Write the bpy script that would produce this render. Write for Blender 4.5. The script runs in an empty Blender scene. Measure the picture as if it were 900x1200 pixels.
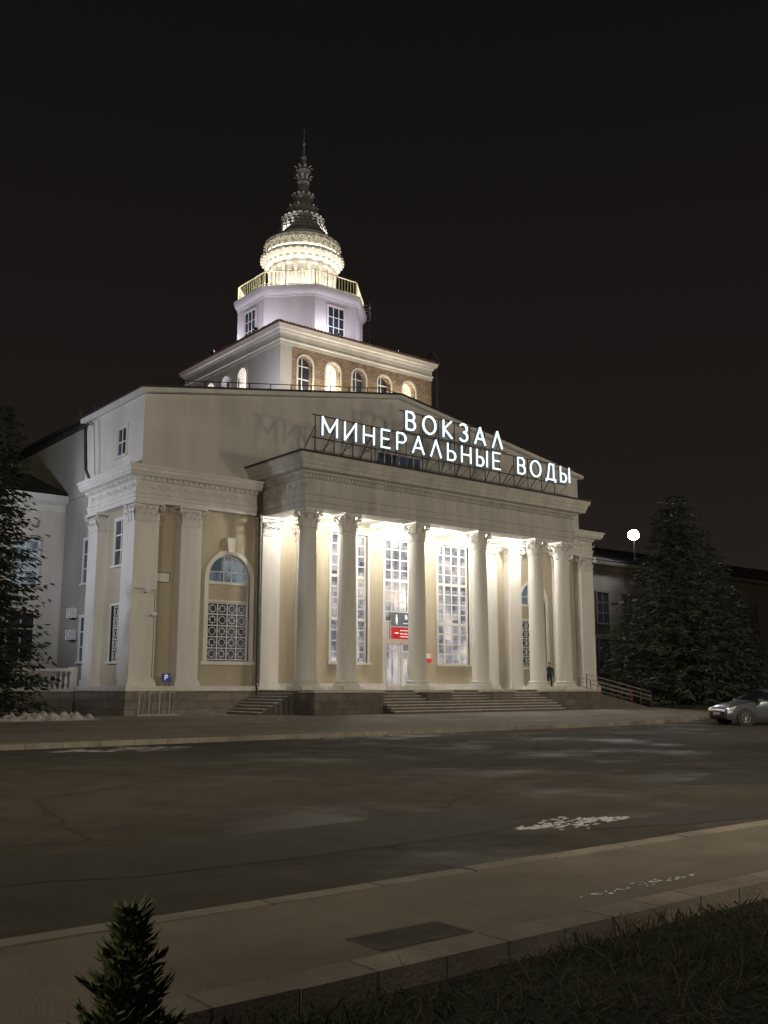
import bpy, math, random
from mathutils import Vector, Matrix
R = random.Random(7)
scene = bpy.context.scene
rad = math.radians

# ------------------------------------------------------------------ helpers
def new_empty(name, loc=(0, 0, 0)):
    e = bpy.data.objects.new(name, None)
    e.location = loc
    scene.collection.objects.link(e)
    return e

def make_mat(name, col, rough=0.8, var=0.15, vscale=0.6, bump=0.1, bscale=25.0, metal=0.0,
             col2=None, streak=False, brick=None, emit=None, estr=0.0):
    m = bpy.data.materials.new(name)
    m.use_nodes = True
    nt = m.node_tree; N = nt.nodes; L = nt.links
    bs = N["Principled BSDF"]
    bs.inputs["Roughness"].default_value = rough
    bs.inputs["Metallic"].default_value = metal
    tc = N.new("ShaderNodeTexCoord")
    vec = tc.outputs["Object"]
    if streak:
        mp = N.new("ShaderNodeMapping"); mp.inputs["Scale"].default_value = (1.6, 1.6, 0.22)
        L.new(vec, mp.inputs[0]); svec = mp.outputs[0]
    else:
        svec = vec
    n1 = N.new("ShaderNodeTexNoise"); n1.inputs["Scale"].default_value = vscale; n1.inputs["Detail"].default_value = 7
    n1.inputs["Roughness"].default_value = 0.65
    L.new(svec, n1.inputs["Vector"])
    rp = N.new("ShaderNodeValToRGB")
    c2 = col2 if col2 else tuple(c * (1 + var) for c in col)
    c1 = tuple(c * (1 - var) for c in col)
    rp.color_ramp.elements[0].position = 0.32; rp.color_ramp.elements[0].color = (*c1, 1)
    rp.color_ramp.elements[1].position = 0.68; rp.color_ramp.elements[1].color = (*c2, 1)
    L.new(n1.outputs[0], rp.inputs[0])
    out = rp.outputs[0]
    n2 = N.new("ShaderNodeTexNoise"); n2.inputs["Scale"].default_value = bscale; n2.inputs["Detail"].default_value = 5
    L.new(vec, n2.inputs["Vector"])
    mx = N.new("ShaderNodeMix"); mx.data_type = 'RGBA'; mx.blend_type = 'OVERLAY'; mx.inputs[0].default_value = 0.35
    L.new(out, mx.inputs[6]); L.new(n2.outputs[0], mx.inputs[7])
    out = mx.outputs[2]
    h = n2.outputs[0]
    if brick:
        bw, bh, ms, mc, up = brick
        mp2 = N.new("ShaderNodeMapping")
        if up:
            cx = N.new("ShaderNodeSeparateXYZ"); L.new(vec, cx.inputs[0])
            ad = N.new("ShaderNodeMath"); ad.operation = 'ADD'; L.new(cx.outputs[0], ad.inputs[0]); L.new(cx.outputs[1], ad.inputs[1])
            cb = N.new("ShaderNodeCombineXYZ"); L.new(ad.outputs[0], cb.inputs[0]); L.new(cx.outputs[2], cb.inputs[1])
            L.new(cb.outputs[0], mp2.inputs[0])
        else:
            L.new(vec, mp2.inputs[0])
        bt = N.new("ShaderNodeTexBrick")
        bt.inputs["Scale"].default_value = 1.0
        bt.inputs["Brick Width"].default_value = bw; bt.inputs["Row Height"].default_value = bh
        bt.inputs["Mortar Size"].default_value = ms
        bt.inputs["Color1"].default_value = (0.75, 0.75, 0.75, 1); bt.inputs["Color2"].default_value = (1.15, 1.12, 1.08, 1)
        bt.inputs["Mortar"].default_value = (mc, mc, mc, 1)
        L.new(mp2.outputs[0], bt.inputs["Vector"])
        m2 = N.new("ShaderNodeMix"); m2.data_type = 'RGBA'; m2.blend_type = 'MULTIPLY'; m2.inputs[0].default_value = 1.0
        L.new(out, m2.inputs[6]); L.new(bt.outputs[0], m2.inputs[7]); out = m2.outputs[2]
        mm = N.new("ShaderNodeMath"); mm.operation = 'SUBTRACT'; L.new(n2.outputs[0], mm.inputs[0]); L.new(bt.outputs[1], mm.inputs[1])
        h = mm.outputs[0]
    L.new(out, bs.inputs["Base Color"])
    if bump > 0:
        b = N.new("ShaderNodeBump"); b.inputs["Strength"].default_value = bump; b.inputs["Distance"].default_value = 0.03
        L.new(h, b.inputs["Height"]); L.new(b.outputs[0], bs.inputs["Normal"])
    if emit:
        bs.inputs["Emission Color"].default_value = (*emit, 1); bs.inputs["Emission Strength"].default_value = estr
    return m

def emit_mat(name, col, s):
    m = bpy.data.materials.new(name); m.use_nodes = True
    N = m.node_tree.nodes; bs = N["Principled BSDF"]
    bs.inputs["Base Color"].default_value = (0.8, 0.8, 0.8, 1)
    bs.inputs["Emission Color"].default_value = (*col, 1); bs.inputs["Emission Strength"].default_value = s
    return m

def window_mat(name, ca, cb, s, scale=0.9, rough=0.12, cc=None):
    """glass with a dim, uneven interior glow that differs from pane to pane"""
    m = bpy.data.materials.new(name); m.use_nodes = True
    nt = m.node_tree; N = nt.nodes; L = nt.links; bs = N["Principled BSDF"]
    bs.inputs["Base Color"].default_value = (0.02, 0.022, 0.03, 1); bs.inputs["Roughness"].default_value = rough
    tc = N.new("ShaderNodeTexCoord")
    mp = N.new("ShaderNodeMapping"); mp.inputs["Scale"].default_value = (1, 1, 0.55); L.new(tc.outputs["Object"], mp.inputs[0])
    n = N.new("ShaderNodeTexNoise"); n.inputs["Scale"].default_value = scale; n.inputs["Detail"].default_value = 4
    sn = N.new("ShaderNodeVectorMath"); sn.operation = 'SNAP'; sn.inputs[1].default_value = (.7, 5.0, .66); L.new(tc.outputs["Object"], sn.inputs[0])
    wn = N.new("ShaderNodeTexWhiteNoise"); L.new(sn.outputs[0], wn.inputs["Vector"])
    sc_ = N.new("ShaderNodeVectorMath"); sc_.operation = 'SCALE'; sc_.inputs["Scale"].default_value = .55; L.new(wn.outputs["Color"], sc_.inputs[0])
    av = N.new("ShaderNodeVectorMath"); av.operation = 'ADD'; L.new(mp.outputs[0], av.inputs[0]); L.new(sc_.outputs[0], av.inputs[1])
    L.new(av.outputs[0], n.inputs["Vector"])
    rp = N.new("ShaderNodeValToRGB"); rp.color_ramp.elements[0].position = 0.40; rp.color_ramp.elements[1].position = 0.58
    rp.color_ramp.elements[0].color = (*ca, 1); rp.color_ramp.elements[1].color = (*cb, 1)
    if cc:
        e = rp.color_ramp.elements.new(0.66); e.color = (*cc, 1)
    L.new(n.outputs[0], rp.inputs[0]); L.new(rp.outputs[0], bs.inputs["Emission Color"])
    bs.inputs["Emission Strength"].default_value = s
    return m

class Part:
    def __init__(s, name, parent, mat, angle=35):
        s.name, s.parent, s.mat, s.v, s.f, s.angle = name, parent, mat, [], [], angle
    def add(s, vs, fs):
        o = len(s.v); s.v.extend([tuple(p) for p in vs]); s.f.extend([tuple(i + o for i in f) for f in fs])
    def box(s, x0, x1, y0, y1, z0, z1):
        s.add([(x0, y0, z0), (x1, y0, z0), (x1, y1, z0), (x0, y1, z0), (x0, y0, z1), (x1, y0, z1), (x1, y1, z1), (x0, y1, z1)],
              [(0, 3, 2, 1), (4, 5, 6, 7), (0, 1, 5, 4), (1, 2, 6, 5), (2, 3, 7, 6), (3, 0, 4, 7)])
    def lathe(s, prof, cx, cy, n=28, cap=True):
        vs = []; fs = []
        for r, z in prof:
            for i in range(n):
                a = 2 * math.pi * i / n
                vs.append((cx + r * math.cos(a), cy + r * math.sin(a), z))
        for j in range(len(prof) - 1):
            for i in range(n):
                k = (i + 1) % n
                fs.append((j * n + i, j * n + k, (j + 1) * n + k, (j + 1) * n + i))
        if cap:
            fs.append(tuple(range(n - 1, -1, -1))); fs.append(tuple((len(prof) - 1) * n + i for i in range(n)))
        s.add(vs, fs)
    def tube(s, p0, p1, r, n=6, r1=None):
        p0, p1 = Vector(p0), Vector(p1); d = p1 - p0
        if d.length < 1e-6: return
        if r1 is None: r1 = r
        q = d.to_track_quat('Z', 'Y'); vs = []
        for p, rr in ((p0, r), (p1, r1)):
            for i in range(n):
                a = 2 * math.pi * i / n
                vs.append(p + q @ Vector((rr * math.cos(a), rr * math.sin(a), 0)))
        fs = [(i, (i + 1) % n, n + (i + 1) % n, n + i) for i in range(n)]
        fs += [tuple(range(n - 1, -1, -1)), tuple(range(n, 2 * n))]
        s.add(vs, fs)
    def path(s, pts, r, n=6):
        for a, b in zip(pts[:-1], pts[1:]): s.tube(a, b, r, n)
    def sweep(s, pts, prof, closed=False):
        n = len(pts); dirs = []
        for i in range(n if closed else n - 1):
            a, b = Vector(pts[i]), Vector(pts[(i + 1) % n]); d = (b - a).normalized(); dirs.append(Vector((d.y, -d.x)))
        rows = []
        for i in range(n):
            if closed: n1, n2 = dirs[i - 1], dirs[i]
            else: n1 = dirs[max(0, i - 1)]; n2 = dirs[min(len(dirs) - 1, i)]
            m = (n1 + n2) / (1 + n1.dot(n2))
            rows.append([(pts[i][0] + m.x * o, pts[i][1] + m.y * o, z) for o, z in prof])
        k = len(prof); vs = [p for r in rows for p in r]; fs = []
        for i in range(n if closed else n - 1):
            j = (i + 1) % n
            for q in range(k - 1):
                fs.append((i * k + q, j * k + q, j * k + q + 1, i * k + q + 1))
        if not closed:
            fs.append(tuple(range(k))); fs.append(tuple((n - 1) * k + q for q in range(k - 1, -1, -1)))
        s.add(vs, fs)
    def prism(s, poly, fn, a, b):
        n = len(poly)
        vs = [fn(u, w, a) for u, w in poly] + [fn(u, w, b) for u, w in poly]
        fs = [tuple(range(n - 1, -1, -1)), tuple(range(n, 2 * n))] + [(i, (i + 1) % n, n + (i + 1) % n, n + i) for i in range(n)]
        s.add(vs, fs)
    def done(s):
        if not s.v: return None
        me = bpy.data.meshes.new(s.name); me.from_pydata(s.v, [], s.f); me.update()
        me.materials.append(s.mat)
        if s.angle:
            for p in me.polygons: p.use_smooth = True
            me.set_sharp_from_angle(angle=rad(s.angle))
        o = bpy.data.objects.new(s.name, me); scene.collection.objects.link(o)
        if s.parent: o.parent = s.parent
        return o

class Fr:
    """wall frame: u along the wall, d into the wall, z up"""
    def __init__(s, kind, p): s.k, s.p = kind, p
    def P(s, u, d, z):
        if s.k == 'F': return (u, s.p + d, z)
        if s.k == 'L': return (s.p + d, u, z)
        if s.k == 'R': return (s.p - d, u, z)
    def box(s, part, u0, u1, d0, d1, z0, z1):
        a = s.P(u0, d0, z0); b = s.P(u1, d1, z1)
        part.box(min(a[0], b[0]), max(a[0], b[0]), min(a[1], b[1]), max(a[1], b[1]), z0, z1)

def arch_pts(ua, ub, zs, n=14):
    c = (ua + ub) / 2; r = (ub - ua) / 2
    return [(c - r * math.cos(math.pi * i / n), zs + r * math.sin(math.pi * i / n)) for i in range(n + 1)]

def wall_open(part, fr, u0, u1, z0, z1, ops, th=0.4):
    cur = u0
    for (ua, ub, za, zb, arch) in sorted(ops):
        if ua > cur: fr.box(part, cur, ua, 0, th, z0, z1)
        if za > z0: fr.box(part, ua, ub, 0, th, z0, za)
        if arch:
            ap = arch_pts(ua, ub, zb)
            for (p, q) in zip(ap[:-1], ap[1:]):
                part.prism([(p[0], p[1]), (q[0], q[1]), (q[0], z1), (p[0], z1)], lambda u, w, d: fr.P(u, d, w), 0, th)
        elif zb < z1: fr.box(part, ua, ub, 0, th, zb, z1)
        cur = ub
    if cur < u1: fr.box(part, cur, u1, 0, th, z0, z1)

def arch_trim(part, fr, ua, ub, za, zs, w, d0, d1):
    a = arch_pts(ua, ub, zs, 18); b = arch_pts(ua - w, ub + w, zs, 18)
    for i in range(18):
        part.prism([a[i], a[i + 1], b[i + 1], b[i]], lambda u, z, d: fr.P(u, d, z), d0, d1)
    fr.box(part, ua - w, ua, d0, d1, za, zs); fr.box(part, ub, ub + w, d0, d1, za, zs)

def rect_trim(part, fr, ua, ub, za, zb, w, d0, d1, sill=True):
    fr.box(part, ua - w, ua, d0, d1, za, zb); fr.box(part, ub, ub + w, d0, d1, za, zb)
    fr.box(part, ua - w - .02, ub + w + .02, d0 - .01, d1, zb, zb + w)
    if sill: fr.box(part, ua - w - .08, ub + w + .08, d0 - .1, d1, za - 0.12, za)

def light(name, kind, loc, power, col, parent=None, size=0.15, target=None, spot=None, blend=0.6):
    l = bpy.data.lights.new(name, kind); l.energy = power; l.color = col
    if kind in ('POINT', 'SPOT'): l.shadow_soft_size = size
    if kind == 'SPOT': l.spot_size = rad(spot or 90); l.spot_blend = blend
    o = bpy.data.objects.new(name, l); o.location = loc
    if target is not None:
        o.rotation_euler = (Vector(target) - Vector(loc)).to_track_quat('-Z', 'Y').to_euler()
    scene.collection.objects.link(o)
    if parent: o.parent = parent
    return o

# ------------------------------------------------------------------ materials
M_beige = make_mat("plaster_beige", (0.44, 0.39, 0.30), .85, .12, .5, .25, 30, streak=True)
M_white = make_mat("plaster_white", (0.66, 0.65, 0.63), .75, .10, .8, .12, 40, streak=True)
M_white2 = make_mat("painted_white_attic", (0.62, 0.60, 0.58), .85, .13, .35, .2, 30, streak=True)
M_col = make_mat("column_stone", (0.62, 0.61, 0.59), .7, .10, 1.2, .08, 35, streak=True)
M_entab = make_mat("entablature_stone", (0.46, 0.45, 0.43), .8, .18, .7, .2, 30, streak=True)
M_plinth = make_mat("plinth_granite", (0.22, 0.20, 0.18), .6, .2, 2.5, .25, 60, brick=(1.4, .42, .02, .55, True))
M_step = make_mat("step_granite", (0.11, 0.10, 0.095), .6, .25, 2.0, .15, 70)
M_nose = make_mat("step_tread_stone", (0.46, 0.43, 0.39), .6, .2, 2.0, .15, 70)
M_ped = make_mat("pedestal_granite", (0.13, 0.115, 0.105), .5, .25, 2.2, .15, 70, brick=(1.1, .4, .015, .5, True))
M_stonebrick = make_mat("rough_stone_facing", (0.36, 0.275, 0.205), .9, .25, 2.2, .9, 10, brick=(.42, .17, .02, .6, True))
M_roof = make_mat("dark_metal_roof", (0.05, 0.045, 0.045), .5, .3, 1.0, .1, 20, metal=.3)
M_tile = make_mat("roof_tile", (0.11, 0.06, 0.045), .8, .3, 3, .5, 14)
M_metal = make_mat("dark_steel", (0.06, 0.06, 0.06), .45, .2, 4, .05, 60, metal=.6)
M_rail = make_mat("rail_lit_yellow", (0.55, 0.50, 0.32), .5, .1, 4, .03, 60)  # yellow of the lantern light put into the rail colour
M_wframe = make_mat("white_window_frame", (0.75, 0.75, 0.74), .5, .06, 3, .03, 60)
M_glass_hall = window_mat("hall_window_glow", (0.12, 0.12, 0.16), (0.60, 0.57, 0.58), .85, .8, cc=(.92, .72, .62))
M_glass_dark = window_mat("dark_window_glass", (0.01, 0.012, 0.02), (0.05, 0.055, 0.08), .5, .8)
M_glass_blue = window_mat("blueish_window_glass", (0.05, 0.07, 0.09), (0.26, 0.32, 0.35), .6, .9)
M_glass_warm = window_mat("warm_window_glow", (0.75, 0.6, 0.35), (1.0, .92, .72), 2.0, 1.2)
M_grille_back = window_mat("grille_window_glass", (0.010, 0.010, 0.014), (0.085, 0.08, 0.10), .6, 1.3)
M_glass_off = window_mat("unlit_window_glass", (0.003, 0.003, 0.004), (0.012, 0.013, 0.017), .4, .9)
M_finial = make_mat("spire_zinc", (0.26, 0.245, 0.24), .6, .35, 3, .7, 9, metal=.0)

# ------------------------------------------------------------------ ground
def terrain():
    m = make_mat("soil_grass", (0.028, 0.032, 0.016), .95, .4, 1.5, .8, 20)
    p = Part("ground", None, m, 0); p.add([(-600, -600, -.15), (800, -600, -.15), (800, 800, -.15), (-600, 800, -.15)], [(0, 1, 2, 3)]); p.done()
    a = bpy.data.materials.new("asphalt"); a.use_nodes = True
    nt = a.node_tree; N = nt.nodes; L = nt.links; bs = N["Principled BSDF"]
    tc = N.new("ShaderNodeTexCoord")
    def noise(sc, det=6, ro=.6):
        n = N.new("ShaderNodeTexNoise"); n.inputs["Scale"].default_value = sc; n.inputs["Detail"].default_value = det; n.inputs["Roughness"].default_value = ro
        L.new(tc.outputs["Object"], n.inputs["Vector"]); return n
    def ramp(src, p0, c0, p1, c1):
        r = N.new("ShaderNodeValToRGB"); r.color_ramp.elements[0].position = p0; r.color_ramp.elements[0].color = (*c0, 1)
        r.color_ramp.elements[1].position = p1; r.color_ramp.elements[1].color = (*c1, 1); L.new(src, r.inputs[0]); return r
    def mul(x, y, f=1):
        q = N.new("ShaderNodeMix"); q.data_type = 'RGBA'; q.blend_type = 'MULTIPLY'; q.inputs[0].default_value = f
        L.new(x, q.inputs[6]); L.new(y, q.inputs[7]); return q.outputs[2]
    big = ramp(noise(.16, 5).outputs[0], .35, (.042, .037, .030), .65, (.070, .062, .050))
    med = ramp(noise(1.3, 8, .75).outputs[0], .3, (.65, .65, .65), .7, (1.2, 1.2, 1.2))
    fin = ramp(noise(70, 3, .8).outputs[0], .25, (.4, .4, .4), .75, (1.6, 1.6, 1.55))
    vor = N.new("ShaderNodeTexVoronoi"); vor.feature = 'DISTANCE_TO_EDGE'; vor.inputs["Scale"].default_value = .22
    nd = noise(1.1, 4); mxv = N.new("ShaderNodeMix"); mxv.data_type = 'RGBA'; mxv.inputs[0].default_value = .25
    L.new(tc.outputs["Object"], mxv.inputs[6]); L.new(nd.outputs[1], mxv.inputs[7]); L.new(mxv.outputs[2], vor.inputs["Vector"])
    crk = ramp(vor.outputs[0], .0, (.35, .35, .35), .006, (1, 1, 1))
    c = mul(mul(mul(big.outputs[0], med.outputs[0]), fin.outputs[0], .8), crk.outputs[0], .8)
    L.new(c, bs.inputs["Base Color"])
    bs.inputs["Specular IOR Level"].default_value = .25
    rr = ramp(noise(.35, 5).outputs[0], .36, (.48, .48, .48), .52, (.92, .92, .92)); L.new(rr.outputs[0], bs.inputs["Roughness"])
    b = N.new("ShaderNodeBump"); b.inputs["Strength"].default_value = .6; b.inputs["Distance"].default_value = .02
    L.new(noise(45, 4, .8).outputs[0], b.inputs["Height"]); L.new(b.outputs[0], bs.inputs["Normal"])
    p = Part("road", None, a, 0)
    p.add([(-120, 6.4, 0), (200, 6.4, 0), (200, 120, 0), (-120, 120, 0)], [(0, 1, 2, 3)]); p.done()
    a2 = make_mat("asphalt_patch", (0.030, 0.027, 0.024), .9, .25, 2, .4, 50)
    p = Part("asphalt_patch", None, a2, 0)
    rp_ = random.Random(5)
    for (cx, cy, sx, sy) in ((19, 9.6, 4.2, .9), (5.5, 9.0, 4.5, .8), (27, 17.5, 2.4, 1.6), (12.5, 7.4, 3.0, .4)):
        vs = []
        for j in range(40):
            t = 6.283 * j / 40; q = 1 + .14 * math.sin(3 * t + cx) + .08 * math.sin(7 * t) + rp_.uniform(-.03, .03)
            vs.append((cx + sx * q * math.copysign(abs(math.cos(t)) ** .6, math.cos(t)), cy + sy * q * math.copysign(abs(math.sin(t)) ** .6, math.sin(t)), .004))
        p.add(vs, [tuple(range(40))])
    p.done()
    fm = make_mat("forecourt_pavers", (0.17, 0.15, 0.12), .8, .28, .35, .4, 40, brick=(.4, .2, .012, .6, False))
    poly = [(-60, 26), (31, 26), (35, 26.2), (39, 27), (43, 28.6), (47, 30.7), (51, 33.6), (55, 37.5), (58, 42), (60, 48), (60.5, 100), (-60, 100)]
    p = Part("forecourt_pavement", None, fm, 0); p.prism(poly, lambda u, w, z: (u, w, z), 0.0, .13); p.done()
    km = make_mat("kerb_stone", (0.20, 0.18, 0.155), .85, .3, 1.5, .3, 40, brick=(1.0, 5.0, .012, .4, False))
    p = Part("kerb", None, km, 0)
    p.sweep(poly[:-1], [(-.01, .0), (.18, .0), (.18, .135), (.16, .15), (-.01, .15)])
    p.done()
    sm = make_mat("sidewalk_concrete", (0.14, 0.122, 0.095), .88, .28, .8, .4, 45)
    p = Part("sidewalk", None, sm, 0); p.box(-60, 150, 4.66, 6.22, -.15, .07); p.done()
    p = Part("kerb", None, km, 0)
    x = -30
    while x < 90:
        o = R.uniform(-.006, .006)
        p.box(x + .004, x + .996, 6.222, 6.40 + o, -.1, .082 + o); p.box(x + .004, x + .996, 4.40 + o, 4.658, -.15, .095 + o * .7); x += 1
    p.done()
    g = make_mat("lawn_soil", (0.014, 0.014, 0.009), .95, .5, 5, 1.0, 30)
    p = Part("lawn", None, g, 0); p.add([(-60, -30, -.03), (150, -30, -.03), (150, 4.41, -.03), (-60, 4.41, -.03)], [(0, 1, 2, 3)]); p.done()
    p = Part("lawn", None, g, 0); p.prism([(60.8, 41), (120, 41), (120, 56.5), (60.8, 56.5)], lambda u, w, z: (u, w, z), 0.0, .2); p.done()
    p = Part("lawn", None, g, 0); p.prism([(-40, 43.8), (17.0, 43.8), (17.0, 54), (-40, 54)], lambda u, w, z: (u, w, z), 0.13, .2); p.done()
terrain()

def grass():
    m = make_mat("grass_blade", (0.030, 0.034, 0.015), .85, .5, 9, 0, 30)
    p = Part("grass", None, m, 0)
    for i in range(30000):
        x = R.uniform(-0.5, 9.5); y = R.uniform(1.4, 4.38)
        if R.random() < .45 and (math.sin(x * 2.3) + math.cos(y * 3.1) + math.sin(x * 5.1 + y * 4)) > .3: continue
        h = R.uniform(.02, .10) * (1 + .6 * math.sin(x * 1.7 + y)); a = R.uniform(0, 6.28); w = .004
        lx, ly = R.gauss(0, .04), R.gauss(0, .04)
        dx, dy = math.cos(a) * w, math.sin(a) * w
        p.add([(x - dx, y - dy, -.03), (x + dx, y + dy, -.03), (x + lx * .4 + dx * .7, y + ly * .4 + dy * .7, -.03 + h * .6), (x + lx, y + ly, -.03 + h)], [(0, 1, 2), (0, 2, 3)])
    p.done()
    t = make_mat("dry_twig", (0.08, 0.06, 0.038), .9, .3, 8, 0, 30)
    p = Part("dry_weeds", None, t, 0)
    for i in range(150):
        x = R.uniform(3.0, 8.5); y = R.uniform(2.6, 4.25)
        q = Vector((x, y, -.03)); d = Vector((R.gauss(0, .7), R.gauss(0, .7), 1)).normalized()
        for k in range(R.randint(2, 5)):
            n = q + d * R.uniform(.03, .08); p.tube(q, n, .0028, 4)
            if R.random() < .7:
                e = n + (d + Vector((R.gauss(0, .8), R.gauss(0, .8), 0))).normalized() * .07; p.tube(n, e, .002, 3)
            q = n; d = (d + Vector((R.gauss(0, .4), R.gauss(0, .4), 0))).normalized()
    p.done()
grass()

def snow_patch(name, cx, cy, sx, sy, n, z=.004, hmax=.012, rmax=.07):
    m = bpy.data.materials.get("snow") or make_mat("snow", (0.40, 0.41, 0.43), .8, .35, 9, .5, 25)
    p = Part(name, None, m, 60)
    for i in range(n):
        u = R.uniform(-1, 1); x = cx + sx * 2 * u; y = cy + R.gauss(0, sy) * (1.1 - abs(u)) + .25 * sy * math.sin(u * 5); r = R.uniform(.012, rmax)
        k = 9; vs = [(x, y, z + hmax * R.uniform(.4, 1))]
        for j in range(k):
            a = 2 * math.pi * j / k; q = r * R.uniform(.3, 1.3)
            vs.append((x + q * math.cos(a) * 1.5, y + q * math.sin(a) * .7, z + R.uniform(0, .0005)))
        p.add(vs, [(0, 1 + j, 1 + (j + 1) % k) for j in range(k)])
    p.done()
snow_patch("snow_patch", 9.35, 8.0, .46, .20, 190, rmax=.055)
snow_patch("snow_patch", 11.0, 24.3, .9, .5, 110, rmax=.16)
snow_patch("snow_patch", 6.6, 5.0, .35, .05, 40, z=.074, rmax=.025)
snow_patch("snow_patch", 20.5, 25.5, 1.6, .08, 90, rmax=.12)

def manhole():
    m = make_mat("cast_iron", (0.06, 0.055, 0.048), .8, .3, 6, .3, 50)
    p = Part("drain_grate", None, m, 20)
    x0, x1, y0, y1 = 3.82, 4.56, 4.76, 5.12
    p.box(x0, x1, y0, y0 + .03, .07, .076); p.box(x0, x1, y1 - .03, y1, .07, .076)
    p.box(x0, x0 + .03, y0 + .03, y1 - .03, .07, .076); p.box(x1 - .03, x1, y0 + .03, y1 - .03, .07, .076)
    p.box(x0 + .03, x1 - .03, y0 + .03, y1 - .03, .07, .0715)
    x = x0 + .05
    while x < x1 - .05:
        p.box(x, x + .016, y0 + .03, y1 - .03, .0715, .0745); x += .035
    p.done()
manhole()

# ------------------------------------------------------------------ station
ST = new_empty("railway_station_building")
walls = Part("walls_beige", ST, M_beige); white = Part("white_trim", ST, M_white); attic = Part("attic_walls", ST, M_white2)
colp = Part("portico_columns", ST, M_col); caps = Part("capitals", ST, M_col, 50); ent = Part("main_entablature", ST, M_white)
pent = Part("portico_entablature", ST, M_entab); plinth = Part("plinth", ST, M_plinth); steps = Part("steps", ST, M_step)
nose = Part("step_treads", ST, M_nose)
peds = Part("pedestals", ST, M_ped); roof = Part("roofs", ST, M_roof); frames = Part("window_frames", ST, M_wframe)
g_hall = Part("hall_windows", ST, M_glass_hall, 0); g_dark = Part("dark_windows", ST, M_glass_dark, 0)
g_off = Part("unlit_windows", ST, M_glass_off, 0)
g_blue = Part("blue_windows", ST, M_glass_blue, 0); g_warm = Part("lit_windows", ST, M_glass_warm, 0); g_gr = Part("grille_glass", ST, M_grille_back, 0)
pipes = Part("drainpipes_and_rails", ST, M_metal); ceil = Part("portico_ceiling", ST, M_white)
stone = Part("clerestory_walls", ST, M_stonebrick, 0); tile = Part("clerestory_roof", ST, M_tile)
tower = Part("tower_walls", ST, make_mat("tower_plaster", (.66, .62, .66), .8, .07, .6, .12, 30, streak=True))
drum = Part("lantern_drum", ST, make_mat("lantern_white", (.70, .67, .60), .7, .12, 2, .35, 12), 30)
spire = Part("spire", ST, M_finial, 40); yrail = Part("balcony_railing", ST, M_rail)

XL, XR, YF = 21.6, 58.6, 47.6      # pilaster faces
WX0, WX1, WY = 22.15, 58.05, 48.2  # wall faces
XC = 40.1
F = Fr('F', WY); FL = Fr('L', WX0)

def leaf(part, px, py, nx, ny, z, h, w, out):
    tx, ty = -ny, nx
    prof = [(0.0, 0.0, .75), (.10 * out, .35, .95), (.3 * out, .7, 1.0), (.75 * out, .95, .75), (1.05 * out, .92, .45), (1.1 * out, .78, .15)]
    vs = []; fs = []
    for (o, t, ww) in prof:
        for sgn in (-1, 0, 1):
            oo = o + (0.035 if sgn == 0 else 0)
            vs.append((px + nx * oo + tx * w * .5 * ww * sgn, py + ny * oo + ty * w * .5 * ww * sgn, z + h * t))
    for j in range(len(prof) - 1):
        for q in range(2):
            a = j * 3 + q; fs.append((a, a + 1, a + 4, a + 3))
    part.add(vs, fs)

def volute(part, x, y, z, nx, ny, r):
    pts = []
    for i in range(13):
        a = i / 12 * math.pi * 2.4; rr = r * (1 - .75 * i / 12)
        pts.append((x + nx * (rr * math.sin(a)), y + ny * (rr * math.sin(a)), z + rr * math.cos(a)))
    for a, b in zip(pts[:-1], pts[1:]): part.tube(a, b, .05, 5)

def cap_round(cx, cy, z0, r, h):
    caps.lathe([(r * 1.08, z0), (r * 1.08, z0 + .06), (r * .92, z0 + .08), (r * .90, z0 + h * .5), (r * 1.05, z0 + h * .85), (r * 1.1, z0 + h * .87)], cx, cy, 20)
    for k in range(8):
        a = 2 * math.pi * k / 8; leaf(caps, cx + r * math.cos(a), cy + r * math.sin(a), math.cos(a), math.sin(a), z0 + .08, h * .42, .36, .24)
        a += math.pi / 8; leaf(caps, cx + r * .97 * math.cos(a), cy + r * .97 * math.sin(a), math.cos(a), math.sin(a), z0 + .1, h * .70, .34, .32)
    for k in range(4):
        a = math.pi / 4 + k * math.pi / 2; nx, ny = math.cos(a), math.sin(a)
        volute(caps, cx + nx * r * 1.4, cy + ny * r * 1.4, z0 + h * .74, nx, ny, .16)
        caps.tube((cx + nx * r * .9, cy + ny * r * .9, z0 + h * .5), (cx + nx * r * 1.4, cy + ny * r * 1.4, z0 + h * .86), .055, 5)
    s = r * 1.28
    k = 6; pts = []
    for q in range(4):
        a0 = math.pi / 4 + q * math.pi / 2; a1 = a0 + math.pi / 2
        A = Vector((math.cos(a0), math.sin(a0))) * s * 1.35; Bv = Vector((math.cos(a1), math.sin(a1))) * s * 1.35
        nrm = (A + Bv).normalized()
        for i in range(k):
            t = i / k; p = A.lerp(Bv, t) - nrm * (math.sin(math.pi * t) * r * .16); pts.append((cx + p.x, cy + p.y))
    caps.prism(pts, lambda u, w, z: (u, w, z), z0 + h * .88, z0 + h)

def column(cx, cy, z0, z1, r):
    caps_h = 1.15
    colp.box(cx - r * 1.38, cx + r * 1.38, cy - r * 1.38, cy + r * 1.38, z0, z0 + .16)
    zt = z1 - caps_h
    prof = [(r * 1.34, z0 + .161), (r * 1.38, z0 + .23), (r * 1.34, z0 + .30), (r * 1.16, z0 + .33), (r * 1.13, z0 + .38), (r * 1.22, z0 + .42), (r * 1.24, z0 + .46), (r * 1.18, z0 + .50), (r * 1.03, z0 + .53), (r, z0 + .62)]
    H = zt - z0
    for t in (.3, .5, .7, .85, .97): prof.append((r * (1 - .15 * (t ** 1.8)), z0 + H * t))
    prof += [(r * .85, zt - .02), (r * .9, zt)]
    colp.lathe(prof, cx, cy, 36)
    cap_round(cx, cy, zt, r * .86, caps_h)

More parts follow.
